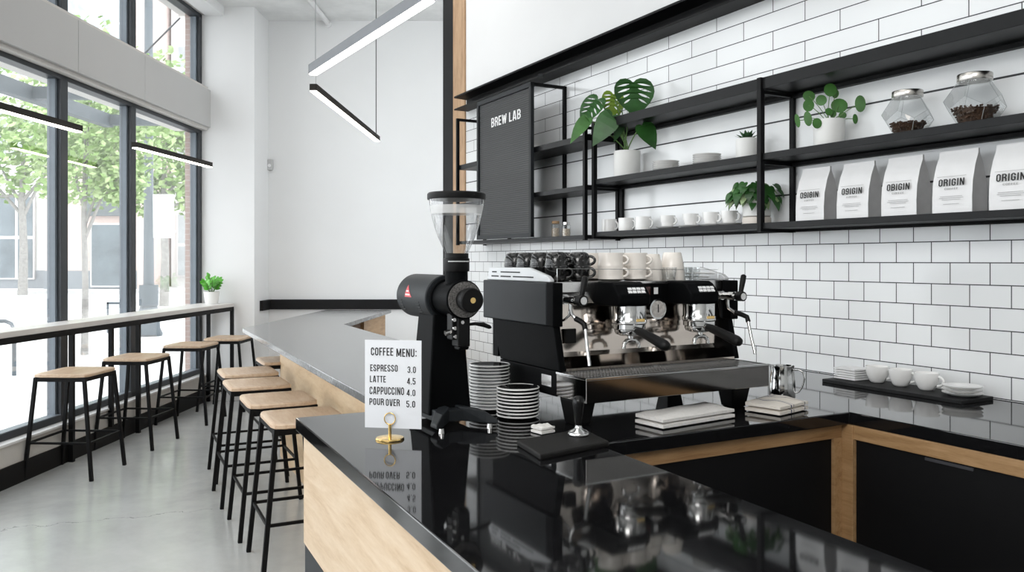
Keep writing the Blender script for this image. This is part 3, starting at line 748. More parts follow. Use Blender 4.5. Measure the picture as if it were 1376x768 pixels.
# trailing variegated plant
t = thing('potted_pothos', 'bushy trailing plant in a stone white pot with saucer on the bottom shelf', 'plant', tl(.20, .10, SHZ1))
MB().lathe([(.001, 0), (.060, 0), (.066, .004), (.066, .03), (.064, .034), (.001, .034)], 36).build('pot_saucer', pot_band, t, smooth=50)
MB().lathe([(.058, .036), (.064, .04), (.066, .118), (.061, .118), (.058, .10), (.001, .10)], 36).build('pot', pot_white, t, smooth=50)
m = MB(); mv = MB(); PO = leaf_geom(heart_outline(), (), .2, .35)
for i in range(190):
    a = R.uniform(0, 2*PI); el = R.uniform(-.35, 1.35); rad = R.uniform(.05, .115) * (1.0 if el < .9 else .75)
    c = Vector((math.cos(a)*math.cos(el)*rad*1.12, math.sin(a)*math.cos(el)*rad*.8, .125 + math.sin(el)*rad*.85))
    if .10 - .88*c.x - .4745*c.y < .05 or c.z < .07 and R.random() < .5: continue
    dr = Vector((math.cos(a)*.7, math.sin(a)*.7, -.75 + R.uniform(-.2, .5))).normalized(); L = R.uniform(.036, .055)
    place_leaf(mv if i % 5 == 0 else m, PO, c, c + dr*L, L*.85, (math.cos(a), math.sin(a)-.5, .8))
m.build('foliage', leaf_d, t, smooth=0); mv.build('pale_foliage', simple('leaf_varieg', (.25, .34, .17), .5, var=.3, scale=40), t, smooth=0, label='paler variegated leaves')

# ================================================================== ESPRESSO MACHINE
MO0 = Vector((.217, 2.39, HC))
em = thing('espresso_machine', 'two group espresso machine in black and polished steel on the worktop', 'espresso machine', MO0, TT)
W = .735
MB().box(0, W-.005, 0, .168, .081, .150).build('drip_tray', mirror, em, smooth=0, bevel=.002)
# drip grate with rim
g = MB().box(.012, W-.017, .010, .166, .1502, .1515); g.build('grate_well', m_black, em, smooth=0)
g = MB()
for i in range(60): x = .016 + i*(W-.037)/59; g.box(x-.0016, x+.0016, .012, .160, .1516, .1535)
for i in range(9): y = .014 + i*.018; g.box(.014, W-.019, y-.0014, y+.0014, .1517, .1545)
g.build('drip_grate', steel, em, smooth=0)
rim = MB().box(-.001, W-.004, -.001, .006, .149, .1555).box(-.001, .006, 0, .17, .149, .1555).box(W-.011, W-.004, 0, .17, .149, .1555); rim.build('tray_rim', chrome, em, smooth=0, bevel=.001)
MB().box(0.0, W, .168, .545, .078, .156).build('base', m_black, em, smooth=0, bevel=.002)
bd = MB().box(-.002, 0, .195, .255, .105, .140).build('badge', steel, em, smooth=0)
for x0, x1, nm in ((-.002, .022, 'side_panel'), (W-.022, W+.002, 'side_panel')):
    MB().prism([(.145, .158), (.54, .158), (.604, .296), (.180, .296)], 'x', x0, x1).build(nm, m_black, em, smooth=0, bevel=.003)
    out = -.012 if x0 < 0.1 else .012
    MB().prism([(.205, .296), (.652, .296), (.652, .431), (.205, .431)], 'x', min(x0+out, x0), max(x1+out, x1)).build('upper_side_panel', m_grey, em, smooth=0, bevel=.004, label='charcoal upper side panel')
    MB().prism([(.164, .294), (.2045, .296), (.2045, .431), (.164, .431)], 'x', min(x0+out, x0), max(x1+out, x1)).build('side_trim', m_black, em, smooth=0, bevel=.003)
    h = MB().prism([(.640, .432), (.616, .477), (.335, .477), (.215, .452), (.196, .440), (.196, .432)], 'x', x0+.3*out, x0+.3*out+.016 if x0 < .1 else x0+.3*out+.02).build('cup_guard', silver, em, smooth=0, bevel=.003, label='silver cup guard with slots')
    sl = MB(); xs = x0+.3*out-.0008 if x0 < .1 else x0+.3*out+.0202
    for y0, y1, z in ((.56, .595, .461), (.39, .53, .461), (.545, .60, .446), (.455, .53, .446), (.30, .44, .446)): sl.box(min(xs, xs+.0006), max(xs, xs+.0006), y0, y1, z-.0022, z+.0022)
    sl.build('vent_slot', m_soft, h, smooth=0)
MB().box(.02, W-.02, .60, .64, .158, .43).build('back_panel', m_black, em, smooth=0)
MB().box(.02, W-.02, .21, .60, .40, .431).build('cup_deck', steel, em, smooth=0)
MB().prism([(.215, .432), (.205, .432), (.205, .40), (.22, .36), (.235, .36), (.228, .40)], 'x', .02, W-.02).build('front_rail', steel, em, smooth=0, bevel=.001)
# polished splash panel, folding forward at its foot
MB().prism([(.235, .43), (.225, .43), (.205, .21), (.198, .196), (.145, .166), (.145, .158), (.16, .158), (.24, .21)], 'x', .022, W-.022).build('backsplash', splashm, em, smooth=0)
# black head fascia between the groups
MB().box(.29, .50, .195, .23, .352, .424).build('head_fascia', m_black, em, smooth=0, bevel=.004)
MB().box(.318, .385, .1935, .1955, .385, .413).build('display', simple('display_glass', (.05, .015, .012), .1, var=.1), em, smooth=0)
MB().box(.40, .416, .1925, .1955, .388, .41).build('display_tag', ink_white, em, smooth=0)
gcx = (.236, .524)
for gx in gcx:
    gh = MB().prism([(.235, .356), (.088, .356), (.080, .362), (.078, .392), (.108, .424), (.125, .432), (.235, .432)], 'x', gx-.062, gx+.062).build('group_cover', m_black, em, smooth=0, bevel=.008, seg=3)
    kp = MB()
    sl = Vector((0, .03, .032)).normalized()
    for r_ in range(2):
        for c_ in range(4):
            o = Vector((gx + .010 + (c_-1.5)*.017 + r_*.004, .0845, .3995)) + sl*(r_*.013 + .001)
            n = Vector((0, -.73, .68))
            a1 = Vector((.0065, 0, 0)); b1 = sl*.0048
            kp.loft([[o - a1 - b1, o + a1 - b1, o + a1 + b1, o - a1 + b1], [q + n*.0030 for q in (o - a1 - b1, o + a1 - b1, o + a1 + b1, o - a1 + b1)]])
    kp.build('keypad_button', ink_white, gh, smooth=0)
    cx_ = gx + .010; cy_ = .124
    MB().lathe([(.052, .298), (.056, .302), (.056, .313), (.053, .317), (.053, .357), (.001, .357), (.001, .298)], 44, c=(cx_, cy_, 0)).build('group_head', chrome, em, smooth=40)
    MB().lathe([(.032, .262), (.044, .267), (.047, .275), (.047, .281), (.052, .284), (.052, .2985), (.001, .2985), (.001, .262)], 44, c=(cx_, cy_, 0)).build('portafilter', chrome, em, smooth=40)
    MB().box(cx_-.012, cx_+.018, .0665, .0695, .308, .318).build('brass_plate', gold, em, smooth=0, bevel=.001)
    sp = MB().cyl((cx_, cy_-.004, .264), (cx_, cy_-.006, .250), .010, .009)
    sp.tube([(cx_-.030, cy_-.01, .222), (cx_-.028, cy_-.01, .236), (cx_-.016, cy_-.008, .246), (cx_, cy_-.006, .248), (cx_+.016, cy_-.008, .246), (cx_+.028, cy_-.01, .236), (cx_+.030, cy_-.01, .222)], .0072, 10)
    sp.build('spout', chrome, em, smooth=50)
    MB().cyl((gx, .085, .284), (gx, .060, .280), .009, .008).build('handle_collar', chrome, em, smooth=50)
    MB().tube([(gx, .070, .282), (gx, .052, .278), (gx, .01, .268), (gx, -.03, .257), (gx, -.066, .247), (gx, -.078, .244), (gx, -.081, .243)], [.011, .0135, .0145, .0158, .0168, .013, .004], 16).build('portafilter_handle', m_soft, em, smooth=60)
# pressure gauge
ga = MB().cyl((.405, .225, .338), (.405, .178, .338), .034, n=36); gob = ga.build('pressure_gauge', chrome, em, smooth=40)
MB().cyl((.405, .178, .338), (.405, .1775, .338), .028, n=36).build('gauge_face', simple('gauge_white', (.6, .57, .54), .4, var=.25, scale=90), gob)
MB().box(.4035, .4065, .176, .1775, .327, .354).build('needle', m_soft, gob, smooth=0)
# water outlet plate
MB().box(.052, .092, .196, .206, .238, .284).build('outlet_plate', m_soft, em, smooth=0, bevel=.002)
# steam valves, levers and wands
for a_, sx in ((.034, 1), (.678, -1)):
    vb = MB().cyl((a_, .235, .379), (a_, .12, .379), .0125, .0125).cyl((a_, .19, .379), (a_, .165, .379), .0155).cyl((a_, .13, .379), (a_, .105, .379), .015).cyl((a_, .105, .379), (a_, .085, .379), .010)
    vb.build('steam_valve', chrome, em, smooth=40)
    kb = MB().cyl((a_, .092, .379), (a_, .066, .379), .0165, n=28).build('valve_knob', m_soft, em, smooth=40)
    MB().cyl((a_, .066, .379), (a_, .0645, .379), .0115, n=24).build('knob_cap', steel, kb, smooth=40)
    MB().tube([(a_, .079, .386), (a_+.004, .079, .405), (a_+.010, .079, .43), (a_+.0145, .079, .449), (a_+.0155, .079, .453)], [.0075, .0085, .0098, .0095, .004], 14).build('steam_lever', m_soft, em, smooth=60)
    o = 0.008 if sx > 0 else .034
    wp = [(a_, .14, .368), (a_, .14, .352), (a_+.002*sx+o*.1, .138, .336), (a_+.008+o*.3, .128, .322), (a_+.014+o*.7, .112, .314), (a_+.018+o, .102, .306), (a_+.017+o, .095, .29), (a_+.012+o*1.1, .078, .235), (a_+.008+o*1.2, .062, .19), (a_+.007+o*1.2, .060, .183)]
    MB().tube(wp, .0055, 12).build('steam_wand', chrome, em, smooth=60)
    MB().tube(wp[3:7], .0085, 12).build('wand_grip', m_soft, em, smooth=60)
MB().tube([(.025, .195, .31), (.03, .17, .315), (.036, .15, .33), (.04, .15, .362)], .004, 8).build('hot_water_pipe', chrome, em, smooth=60)
for x in (.048, W-.05):
    for y in (.12, .46):
        MB().loft([[Vector((x+a1*.03, y+b1*.03, .0)) for a1, b1 in ((-1, -1), (1, -1), (1, 1), (-1, 1))], [Vector((x+a1*.042, y+b1*.042, .08)) for a1, b1 in ((-1, -1), (1, -1), (1, 1), (-1, 1))]]).build('foot', m_soft, em, smooth=0, bevel=.006)
# cup rail wires on the deck
rw = MB()
rw.tube([(.03, .212, .474), (.25, .212, .472), (.40, .212, .47), (.70, .212, .468)], .0009, 6)
for x in (.03, .70): rw.cyl((x, .212, .431), (x, .212, .474), .0012, n=6)
rw.build('cup_rail', chrome, em)
def mloc(a, b, z): return MO0 + nT*a + uT*b + Vector((0, 0, z))
DZ = .4315
rowl = ['front', 'second', 'third', 'rear']
for a_, coln, in ((.066, 'left column'), (.152, 'right column')):
    for ri, b in enumerate((.275, .372, .468, .556)):
        for lay in range(2):
            lab = f'black cup on the machine, {rowl[ri]} row, {coln}, ' + ('lower layer' if lay == 0 else 'upside down on top')
            tilt = .0
            if a_ > .1 and lay == 1 and ri > 1: continue
            cup('espresso_cup', lab, 'cup', mloc(a_, b, DZ + lay*.047), -.25 if ri == 0 else TT + .6, .0395, .054 if lay == 0 else .05, MARB if lay else blk_gloss, 'black cups on the machine', flip=(lay == 1), taper=.66)
for a_, b, coln in ((.278, .27, 'left stack'), (.375, .27, 'right stack'), (.285, .40, 'rear stack')):
    for lay in range(2):
        cup('cappuccino_cup', f'cream white cup on top of the machine, {coln}, ' + ('upper' if lay else 'lower') + ' of two', 'cup', mloc(a_, b, DZ + lay*.043), -.45, .0445, .052, cream, 'white cups on the machine', taper=.8, hs=1.0)
def tumbler(label, a_, b, r, h, mat, flip=True, name='tumbler'):
    t = thing(name, label, 'cup', mloc(a_, b, DZ), TT)
    r0, r1 = (r, r*.72) if flip else (r*.75, r)
    MB().lathe([(r0, 0), (r1, h), (r1-.003, h), (r0-.003, .004), (.001, .004)] if not flip else [(r0, 0), (r0*.95, h*.5), (r1, h*.98), (r1*.9, h), (.001, h), (.001, h-.004), (r1-.003, h-.006), (r0-.003, 0)], 26).build('body', mat, t, smooth=50)
    return t
tumbler('plain cream tumbler upside down behind the right group', .462, .29, .042, .092, cream)
tumbler('tilted cream tumbler upside down, rightmost of the white cups', .548, .28, .044, .098, cream)
GL = thin_glass('small_glass', (.93, .94, .94), .12, .7, .03)
for i, (a_, b) in enumerate(((.505, .245), (.60, .26), (.652, .29), (.625, .35))):
    o = MB().lathe([(.022, 0), (.027, .045), (.0255, .045), (.021, .005), (.001, .005)], 22).build('shot_glass', GL, loc=mloc(a_, b, DZ), smooth=50)
    tag(o, ['small shot glass between the two cream tumblers', 'small shot glass right of the tumblers on the machine', 'small shot glass nearest the right cup guard', 'small shot glass behind the others at the right end'][i], 'glass', 'shot glasses on the machine')
for i, z in enumerate((.455, .442)):
    o = MB().tube([mloc(.60, .27+.03*i, z), mloc(.64, .25+.03*i, z+.001), mloc(.70, .232+.03*i, z)], .0035, 8).build('teaspoon', simple('spoon_white', (.8, .8, .8), .3, .3, var=.02), smooth=60)
    tag(o, ['upper pale teaspoon lying at the right end of the machine top', 'lower pale teaspoon lying at the right end of the machine top'][i], 'spoon', 'spoons on the machine')

# ================================================================== GRINDER
G0 = Vector((-.141, 2.42, HC))
gr = thing('coffee_grinder', 'tall black coffee grinder with clear hopper beside the menu card', 'coffee grinder', G0, TT)
b = MB()
b.box(-.062, .062, .06, .29, .014, .05)
for sx in (-1, 1):
    b.loft([[Vector((sx*.015, .07, .014)), Vector((sx*.015, .14, .014)), Vector((sx*.015, .14, .058)), Vector((sx*.015, .07, .058))],
            [Vector((sx*.070, -.005, .014)), Vector((sx*.070, .065, .014)), Vector((sx*.070, .062, .050)), Vector((sx*.070, .0, .050))],
            [Vector((sx*.100, -.030, .014)), Vector((sx*.100, .020, .014)), Vector((sx*.100, .016, .026)), Vector((sx*.100, -.026, .026))]])
b.build('base', m_grey, gr, smooth=0, bevel=.004, seg=2)
MB().loft([[Vector((x*.072, .10 + y, .03)) for x, y in ((-1, 0), (1, 0), (1, .16), (-1, .16))], [Vector((x*.050, .115 + y, .335)) for x, y in ((-1, 0), (1, 0), (1, .125), (-1, .125))]]).build('column', m_black, gr, smooth=0, bevel=.006)
for x, y in ((-.078, -.012), (.078, -.012), (-.06, .27), (.06, .27)): MB().cyl((x, y, 0), (x, y, .014), .009, .007).build('levelling_foot', steel, gr, smooth=40)
AX = .385
mt_ = MB().cyl((0, .13, AX), (0, .382, AX), .071, n=64).cyl((0, .382, AX), (0, .395, AX), .071, .062, n=64)
mt_.build('motor_housing', m_grey, gr, smooth=35, bevel=.004)
MB().cyl((0, .02, AX), (0, .135, AX), .053, n=44).cyl((0, .118, AX), (0, .13, AX), .060, n=44).build('grinding_chamber', m_black, gr, smooth=35, bevel=.003)
MB().cyl((0, -.002, AX), (0, .022, AX), .058, n=44).build('front_plate', m_black, gr, smooth=35, bevel=.003)
dl = MB().cyl((0, -.006, AX), (0, -.001, AX), .053, n=44).build('dial', simple('dial_print', (.11, .105, .10), .5, var=.9, scale=180), gr, smooth=35)
MB().cyl((0, -.030, AX), (0, -.006, AX), .031, n=36).build('adjust_ring', m_soft, gr, smooth=35, bevel=.002)
kn = MB().cyl((0, -.058, AX), (0, -.028, AX), .036, n=36).build('knob', m_soft, gr, smooth=35, bevel=.004)
MB().cyl((0, -.0605, AX), (0, -.057, AX), .0085, n=20).build('knob_bolt', gold, kn, smooth=40)
# vent slots and warning triangle on the motor
vs = MB()
for a0, n_ in ((math.radians(192), .20), (math.radians(190), .345)):
    for i in range(5):
        a1 = a0 + math.radians(7*i); c = Vector((math.cos(a1)*.071, n_, AX + math.sin(a1)*.071)); tn = Vector((-math.sin(a1), 0, math.cos(a1)))
        vs.bar(c - Vector((0, .013, 0)), c + Vector((0, .013, 0)), .003, .003)
vs.build('vent_slot', m_soft, gr, smooth=0)
def on_motor(ang, y): return Vector((math.cos(ang)*.0722, y, AX + math.sin(ang)*.0722))
tri_m = MB(); A0 = math.radians(181); 
rows = 6; ptsT = []; fcs = []
for i in range(rows+1):
    u = i/rows; half = .030*(1-u)
    for j in range(2): ptsT.append(on_motor(A0 - u*.56, .272 + .020*u + (1 if j else -1)*max(half, .0005)))
for i in range(rows): fcs.append((2*i, 2*i+1, 2*i+3, 2*i+2))
tri_m.tri(ptsT, fcs); wl_ = tri_m.build('warning_label', simple('warning_red', (.62, .06, .07), .5, var=.1), gr, smooth=30, label='red and white warning triangle')
tw = MB()
for u, hw in ((.14, .019), (.42, .010)):
    yc = .272 + .020*u; pp = [on_motor(A0 - u*.56, yc - hw), on_motor(A0 - u*.56, yc + hw), on_motor(A0 - (u+.10)*.56, yc + .002 + hw), on_motor(A0 - (u+.10)*.56, yc + .002 - hw)]
    tw.tri([Vector((p.x*1.008, p.y, AX + (p.z-AX)*1.008)) for p in pp], [(0, 1, 2, 3)])
tw.build('label_print', ink_white, wl_, smooth=0)
# neck, collar, hopper, lid
HY = .055
MB().lathe([(.034, .43), (.034, .475), (.030, .476)], 32, c=(0, HY, 0)).build('neck', m_black, gr, smooth=40)
cl = MB().lathe([(.038, .468), (.039, .47), (.039, .506), (.036, .508), (.036, .522), (.001, .522), (.001, .468)], 36, c=(0, HY, 0)).build('hopper_collar', m_soft, gr, smooth=40)
dn = MB()
for i in range(16):
    a1 = PI + .5 + i*.12; dn.box(-.0012, .0012, -.0395, -.0388, .496, .500) if False else dn.cyl((math.cos(a1)*.0388, HY+math.sin(a1)*.0388, .498), (math.cos(a1)*.0395, HY+math.sin(a1)*.0395, .498), .0018, n=6)
dn.build('collar_marks', ink_white, cl, smooth=0)
hp = [(.031, .515), (.040, .535), (.056, .57), (.068, .605), (.0765, .64), (.081, .665), (.084, .69)]
MB().lathe(hp[:5], 48, c=(0, HY, 0), caps=False).build('hopper', hop_glass, gr, smooth=60)
MB().lathe([(.0765, .632), (.0795, .652)], 48, c=(0, HY, 0), caps=False)
MB().lathe([hp[4], hp[5]], 48, c=(0, HY, 0), caps=False).build('frosted_band', hop_milk, gr, smooth=60, label='frosted band of the hopper')
MB().lathe([hp[5], hp[6]], 48, c=(0, HY, 0), caps=False).build('hopper_rim', hop_glass, gr, smooth=60)
MB().lathe([(.001, .683), (.087, .683), (.0885, .686), (.0885, .700), (.084, .704), (.001, .704)], 48, c=(0, HY, 0)).build('hopper_lid', m_soft, gr, smooth=40)
# dosing spout, clamp and lever
sp = MB().box(-.018, .022, .005, .05, .245, .34).box(-.03, .0, .02, .06, .265, .345).prism([(.0, .245), (.045, .245), (.04, .235), (.01, .235)], 'x', -.014, .018)
sp.build('dosing_spout', m_soft, gr, smooth=0, bevel=.003)
bt = MB()
for x, z in ((-.026, .325), (-.006, .318), (-.024, .300), (-.022, .275)): bt.cyl((x, .02 if x < -.01 else .005, z), (x, .012 if x < -.01 else -.002, z), .0055, n=14)
bt.cyl((-.048, .03, .285), (-.030, .03, .29), .008)
bt.build('spout_screw', steel, gr, smooth=40)
MB().tube([(.02, .03, .308), (.05, .03, .31), (.078, .03, .306), (.098, .03, .298), (.104, .03, .296)], [.004, .005, .0075, .0065, .003], 10).build('lever', m_soft, gr, smooth=60)

# ================================================================== ITEMS ON THE WORKTOP
# menu card in a brass holder
mc = thing('card_holder', 'small brass card holder with a round base on the counter', 'card holder', (-.342, 2.292, HC), -.17)
MB().lathe([(.040, 0), (.0405, .003), (.038, .006), (.012, .009), (.001, .009)], 40).build('base', gold, mc, smooth=40)
MB().cyl((0, 0, .006), (0, 0, .042), .0045).build('stem', gold, mc, smooth=40)
MB().tube([(math.cos(2*PI*i/28)*.016, 0, .058 + math.sin(2*PI*i/28)*.016) for i in range(28)], .0016, 8, closed=True).build('ring', gold, mc, smooth=60)
CW, CH_ = .165, .247
card = thing('menu_card', 'white coffee menu card with black prices standing in the brass holder', 'menu card', (-.342 + .004, 2.292 + .006, HC + .030), -.17)
MB().box(-CW/2+.004, CW/2+.004, .0, .0018, 0, CH_).build('card', paper, card, smooth=0)
def cxp(x): return -CW/2 + .004 + (x-70)/(412-70)*CW
def czp(y): return CH_ - (y-62)/(572-62)*CH_
def ctext(body, x0, x1, yb, yt): text(body, (cxp(x0), 0, czp(yb)), (1, 0, 0), (0, 0, 1), cxp(x1)-cxp(x0), czp(yt)-czp(yb), ink, card, bold=.012)
for b_, x0, x1, yb, yt in (('COFFEE', 107, 243, 152, 106), ('MENU:', 262, 385, 157, 110), ('ESPRESSO', 103, 270, 244, 205), ('LATTE', 101, 198, 308, 270), ('CAPPUCCINO', 99, 308, 378, 334), ('POUR', 98, 186, 440, 401), ('OVER', 198, 282, 443, 403),
                           ('3.0', 329, 379, 249, 212), ('4.5', 326, 377, 316, 278), ('4.0', 324, 376, 382, 345), ('5.0', 322, 375, 448, 410)): ctext(b_, x0, x1, yb, yt)
# stacks of black saucers with white rims
def saucer_obj(loc, label, group):
    t = thing('saucer', label, 'saucer', loc, R.uniform(0, 6), group)
    return t
ordn = ['topmost', 'second from the top', 'third from the top', 'fourth from the top', 'fifth from the top', 'sixth from the top', 'seventh from the top', 'eighth from the top', 'ninth from the top', 'tenth from the top', 'eleventh from the top', 'twelfth from the top', 'thirteenth from the top', 'bottom one']
first = None
for (x, y, n, nm) in ((-.076, 2.770, 14, 'taller'), (.019, 2.622, 9, 'shorter')):
    for i in range(n):
        k_ = n-1-i; lab = f'black saucer with white rim, {ordn[k_] if k_ < n-1 else "bottom one"} in the {nm} stack'
        loc = (x + R.uniform(-.0012, .0012), y + R.uniform(-.0012, .0012), HC + .001 + i*.0108)
        if first is None:
            first = thing('saucer', lab, 'saucer', loc, 0, 'black saucers stacked beside the machine')
            rr = .0695
            MB().lathe([(.040, 0), (.046, .0), (.0655, .0028), (.0682, .0045), (.0682, .0066), (.066, .0092), (.060, .0085), (.036, .0045), (.001, .004)], 44).build('dish', blk_gloss, first, smooth=40)
            MB().lathe([(.0668, .0062), (.0690, .0064), (.0697, .0080), (.0690, .0098), (.0655, .0104), (.0650, .0092)], 44, caps=False).build('rim', porcelain, first, smooth=60, label='white rim')
        else: dup(first, loc, R.uniform(0, 6), lab)
# rubber tamping mat, tamper and a small folded packet
matpts = [(.012, 2.216), (.071, 2.047), (.262, 2.205), (.205, 2.375)]
o = MB().prism(matpts, 'z', HC, HC+.015).build('tamping_mat', rubber, smooth=0, bevel=.004); tag(o, 'flat black rubber tamping mat under the tamper on the counter', 'mat')
t = thing('tamper', 'coffee tamper with black handle and steel base on the rubber mat', 'tamper', (.184, 2.268, HC+.0155))
MB().lathe([(.028, 0), (.029, .002), (.029, .008), (.024, .014), (.013, .019), (.009, .026), (.009, .03), (.001, .03)], 36).build('base', chrome, t, smooth=40)
MB().lathe([(.001, .028), (.008, .028), (.0105, .04), (.012, .055), (.0135, .072), (.0165, .088), (.0165, .098), (.012, .107), (.005, .1105), (.001, .111)], 28).build('handle', simple('tamper_black', (.006, .006, .006), .25, var=.1, spec=.3), t, smooth=60)
def soft_stack(name, label, cat, pts4, z0, layers, th, mat, bulge=.004, fold_side=0):
    """a folded cloth : rounded slab layers that meet at a fold"""
    A, B, C, D = [Vector((x, y, 0)) for x, y in pts4]
    ctr = (A+B+C+D)/4
    xv = (B-A).normalized(); rz = math.atan2(xv.y, xv.x)
    t = MB(); Mi = Matrix.Rotation(-rz, 4, 'Z')
    for l in range(layers):
        nu, nv = 14, 10; top, bot = [], []
        inset = .004*l + .001; 
        gu = []
        for i in range(nu+1):
            row_t, row_b = [], []
            for j in range(nv+1):
                u, v = i/nu, j/nv
                p = (A*(1-u)*(1-v) + B*u*(1-v) + C*u*v + D*(1-u)*v)
                q = ctr + (p-ctr)*(1-inset*2) 
                e = min(u, 1-u, v, 1-v); prof = .55 + .45*min(1, e*9)**.5
                w = .0018*math.sin(9*u+3*v+l) + .0012*math.sin(13*v + 5*u*l)
                zt = z0 + th*(l+.5) + prof*(th*.5 + (w if l == layers-1 else 0)); zb = z0 + th*(l+.5) - prof*th*.5
                loc = Mi @ (q-ctr)
                row_t.append(Vector((loc.x, loc.y, zt-z0))); row_b.append(Vector((loc.x, loc.y, zb-z0)))
            top.append(row_t); bot.append(row_b)
        vt = [[t.bm.verts.new(p) for p in r] for r in top]; vb = [[t.bm.verts.new(p) for p in r] for r in bot]
        for i in range(nu):
            for j in range(nv):
                t._f([vt[i][j], vt[i+1][j], vt[i+1][j+1], vt[i][j+1]]); t._f([vb[i][j], vb[i][j+1], vb[i+1][j+1], vb[i+1][j]])
        rim = [(i, 0) for i in range(nu)] + [(nu, j) for j in range(nv)] + [(i, nv) for i in range(nu, 0, -1)] + [(0, j) for j in range(nv, 0, -1)]
        for a_, b2 in zip(rim, rim[1:] + rim[:1]): t._f([vt[a_[0]][a_[1]], vt[b2[0]][b2[1]], vb[b2[0]][b2[1]], vb[a_[0]][a_[1]]])
    o = t.build(name, mat, loc=(ctr.x, ctr.y, z0), rotz=rz, smooth=60)
    return tag(o, label, cat)
soft_stack('folded_towel', 'plain cream towel folded flat in front of the espresso machine', 'towel', [(.378, 2.515), (.446, 2.418), (.708, 2.60), (.645, 2.735)], HC, 2, .017, cloth)
soft_stack('striped_towel', 'folded tea towel with dark stripes beside the milk pitcher', 'towel', [(.775, 2.723), (.86, 2.625), (.993, 2.742), (.92, 2.895)], HC, 2, .017, STRIPE)
soft_stack('folded_napkin', 'small folded white cloth behind the rubber mat', 'cloth', [(.055, 2.385), (.085, 2.345), (.125, 2.38), (.095, 2.425)], HC, 2, .011, cloth)
# milk pitcher
t = thing('milk_pitcher', 'polished steel milk pitcher standing right of the espresso machine', 'pitcher', (.985, 2.985, HC), TT-PI/2+.55)
MB().lathe([(.001, 0), (.043, 0), (.046, .004), (.047, .04), (.044, .075), (.041, .10), (.0435, .118), (.0425, .118), (.040, .10), (.042, .06), (.001, .01)], 40).build('body', chrome, t, smooth=50)
MB().tube([(.041, 0, .104), (.06, 0, .106), (.074, 0, .098), (.078, 0, .075), (.070, 0, .045), (.058, 0, .026), (.046, 0, .022)], .0032, 8).build('handle', chrome, t, smooth=60)
# slate tray with cups, saucers and napkins against the tiled wall
sl = MB().box(-.225, -.04, -.89, -.29, HC, HC+.014).build('slate_tray', slate, loc=P0, rotz=TT, smooth=0, bevel=.002)
tag(sl, 'long black slate serving tray on the counter against the tiled wall', 'tray')
for i, s in enumerate((-.468, -.572, -.682)):
    cup('cup', ['white cup on the slate tray, nearest the napkins', 'white cup on the slate tray, middle of three', 'white cup on the slate tray, next to the stacked saucers'][i], 'cup', tl(s, .115, HC+.0142), -.85, .044, .066, porcelain, 'cups on the slate tray', taper=.55)
for i in range(3):
    o = plate_mb(.067, .013).build('small_plate', porcelain, loc=tl(-.828, .125, HC+.0145+i*.0125), smooth=50)
    tag(o, f'white plate on the slate tray, {["bottom", "middle", "top"][i]} of three', 'plate', 'plates on the slate tray')
for i in range(5):
    c = tl(-.352, .115, 0); s_ = .052
    q = [c + uT*s_*a1 + nT*s_*b1 for a1, b1 in ((-1, -1), (-1, 1), (1, 1), (1, -1))]
    soft_stack('paper_napkin', f'folded white napkin on the slate tray, {["bottom", "second from bottom", "middle", "second from top", "top"][i]} of the pile', 'napkin', [(v.x, v.y) for v in q], HC+.0142+i*.0095, 1, .0092, simple('napkin', (.78, .78, .78), .9, var=.04, scale=60, bmp=.3))['group'] = 'napkins on the slate tray'

# ================================================================== STOOLS
def make_stool(label, loc, rz, group):
    t = thing('bar_stool', label, 'stool', loc, rz, group)
    m = MB(); nu = 16; nv = 12
    hw, hd = .182, .203
    def ring(z, ins, sag):
        pts = []
        N = 40
        for i in range(N):
            a1 = 2*PI*i/N; c, s = math.cos(a1), math.sin(a1); e = 11.0
            r_ = (abs(c)**e + abs(s)**e)**(-1/e)
            x, y = c*r_*(hw-ins), s*r_*(hd-ins)
            pts.append(Vector((x, y, z)))
        return pts
    rings = [ring(.676, .006, 0), ring(.680, 0, 0), ring(.694, 0, 0), ring(.700, .008, 0)]
    for k in (.75, .5, .25, .02):
        base = ring(.700, 0, 0); rings.append([Vector((p.x*k, p.y*k, .700 - .010*(1-k*k)*(1))) for p in base])
    m.loft(rings); m.build('seat', oak_seat, t, smooth=45)
    ft = {(-1, -1): 0, (1, -1): 1, (1, 1): 2, (-1, 1): 3}; P = lambda sx, sy, z: Vector((sx*(.164 + (.676-z)/.676*.064), sy*(.186 + (.676-z)/.676*.026), z))
    for sx, sy in ft: MB().bar(P(sx, sy, 0), P(sx, sy, .676), .022, .022).build('leg', black_steel, t, smooth=0, bevel=.002)
    ap = MB()
    cs = [(-1, -1), (1, -1), (1, 1), (-1, 1)]
    for i in range(4): ap.bar(P(*cs[i], .662), P(*cs[(i+1) % 4], .662), .018, .026)
    ap.build('seat_frame', black_steel, t, smooth=0)
    for i in range(4): MB().bar(P(*cs[i], .245), P(*cs[(i+1) % 4], .245), .012, .014).build('footrest', black_steel, t, smooth=0)
    return t
WG = 'stools along the window bar'; BG = 'stools along the bar counter'
s0 = make_stool('oak seat stool at the window bar, nearest the viewer', (-2.985, 5.605, 0), -.04, WG)
dup(s0, (-2.962, 6.47, 0), -.05, 'oak seat stool at the window bar, second from the viewer', WG)
dup(s0, (-2.905, 7.42, 0), -.04, 'oak seat stool at the window bar, third from the viewer', WG)
dup(s0, (-2.79, 8.06, 0), -.02, 'oak seat stool at the window bar, farthest, by the white pier', WG)
dup(s0, (-1.015, 3.99, 0), TB, 'oak seat stool at the bar counter, partly hidden by the near counter corner', BG)
dup(s0, (-1.288, 4.50, 0), TB, 'oak seat stool at the bar counter, second from the near counter', BG)
dup(s0, (-1.584, 5.072, 0), TB, 'oak seat stool at the bar counter, third from the near counter', BG)
dup(s0, (-1.81, 5.605, 0), TB, 'oak seat stool at the bar counter, fourth from the near counter', BG)
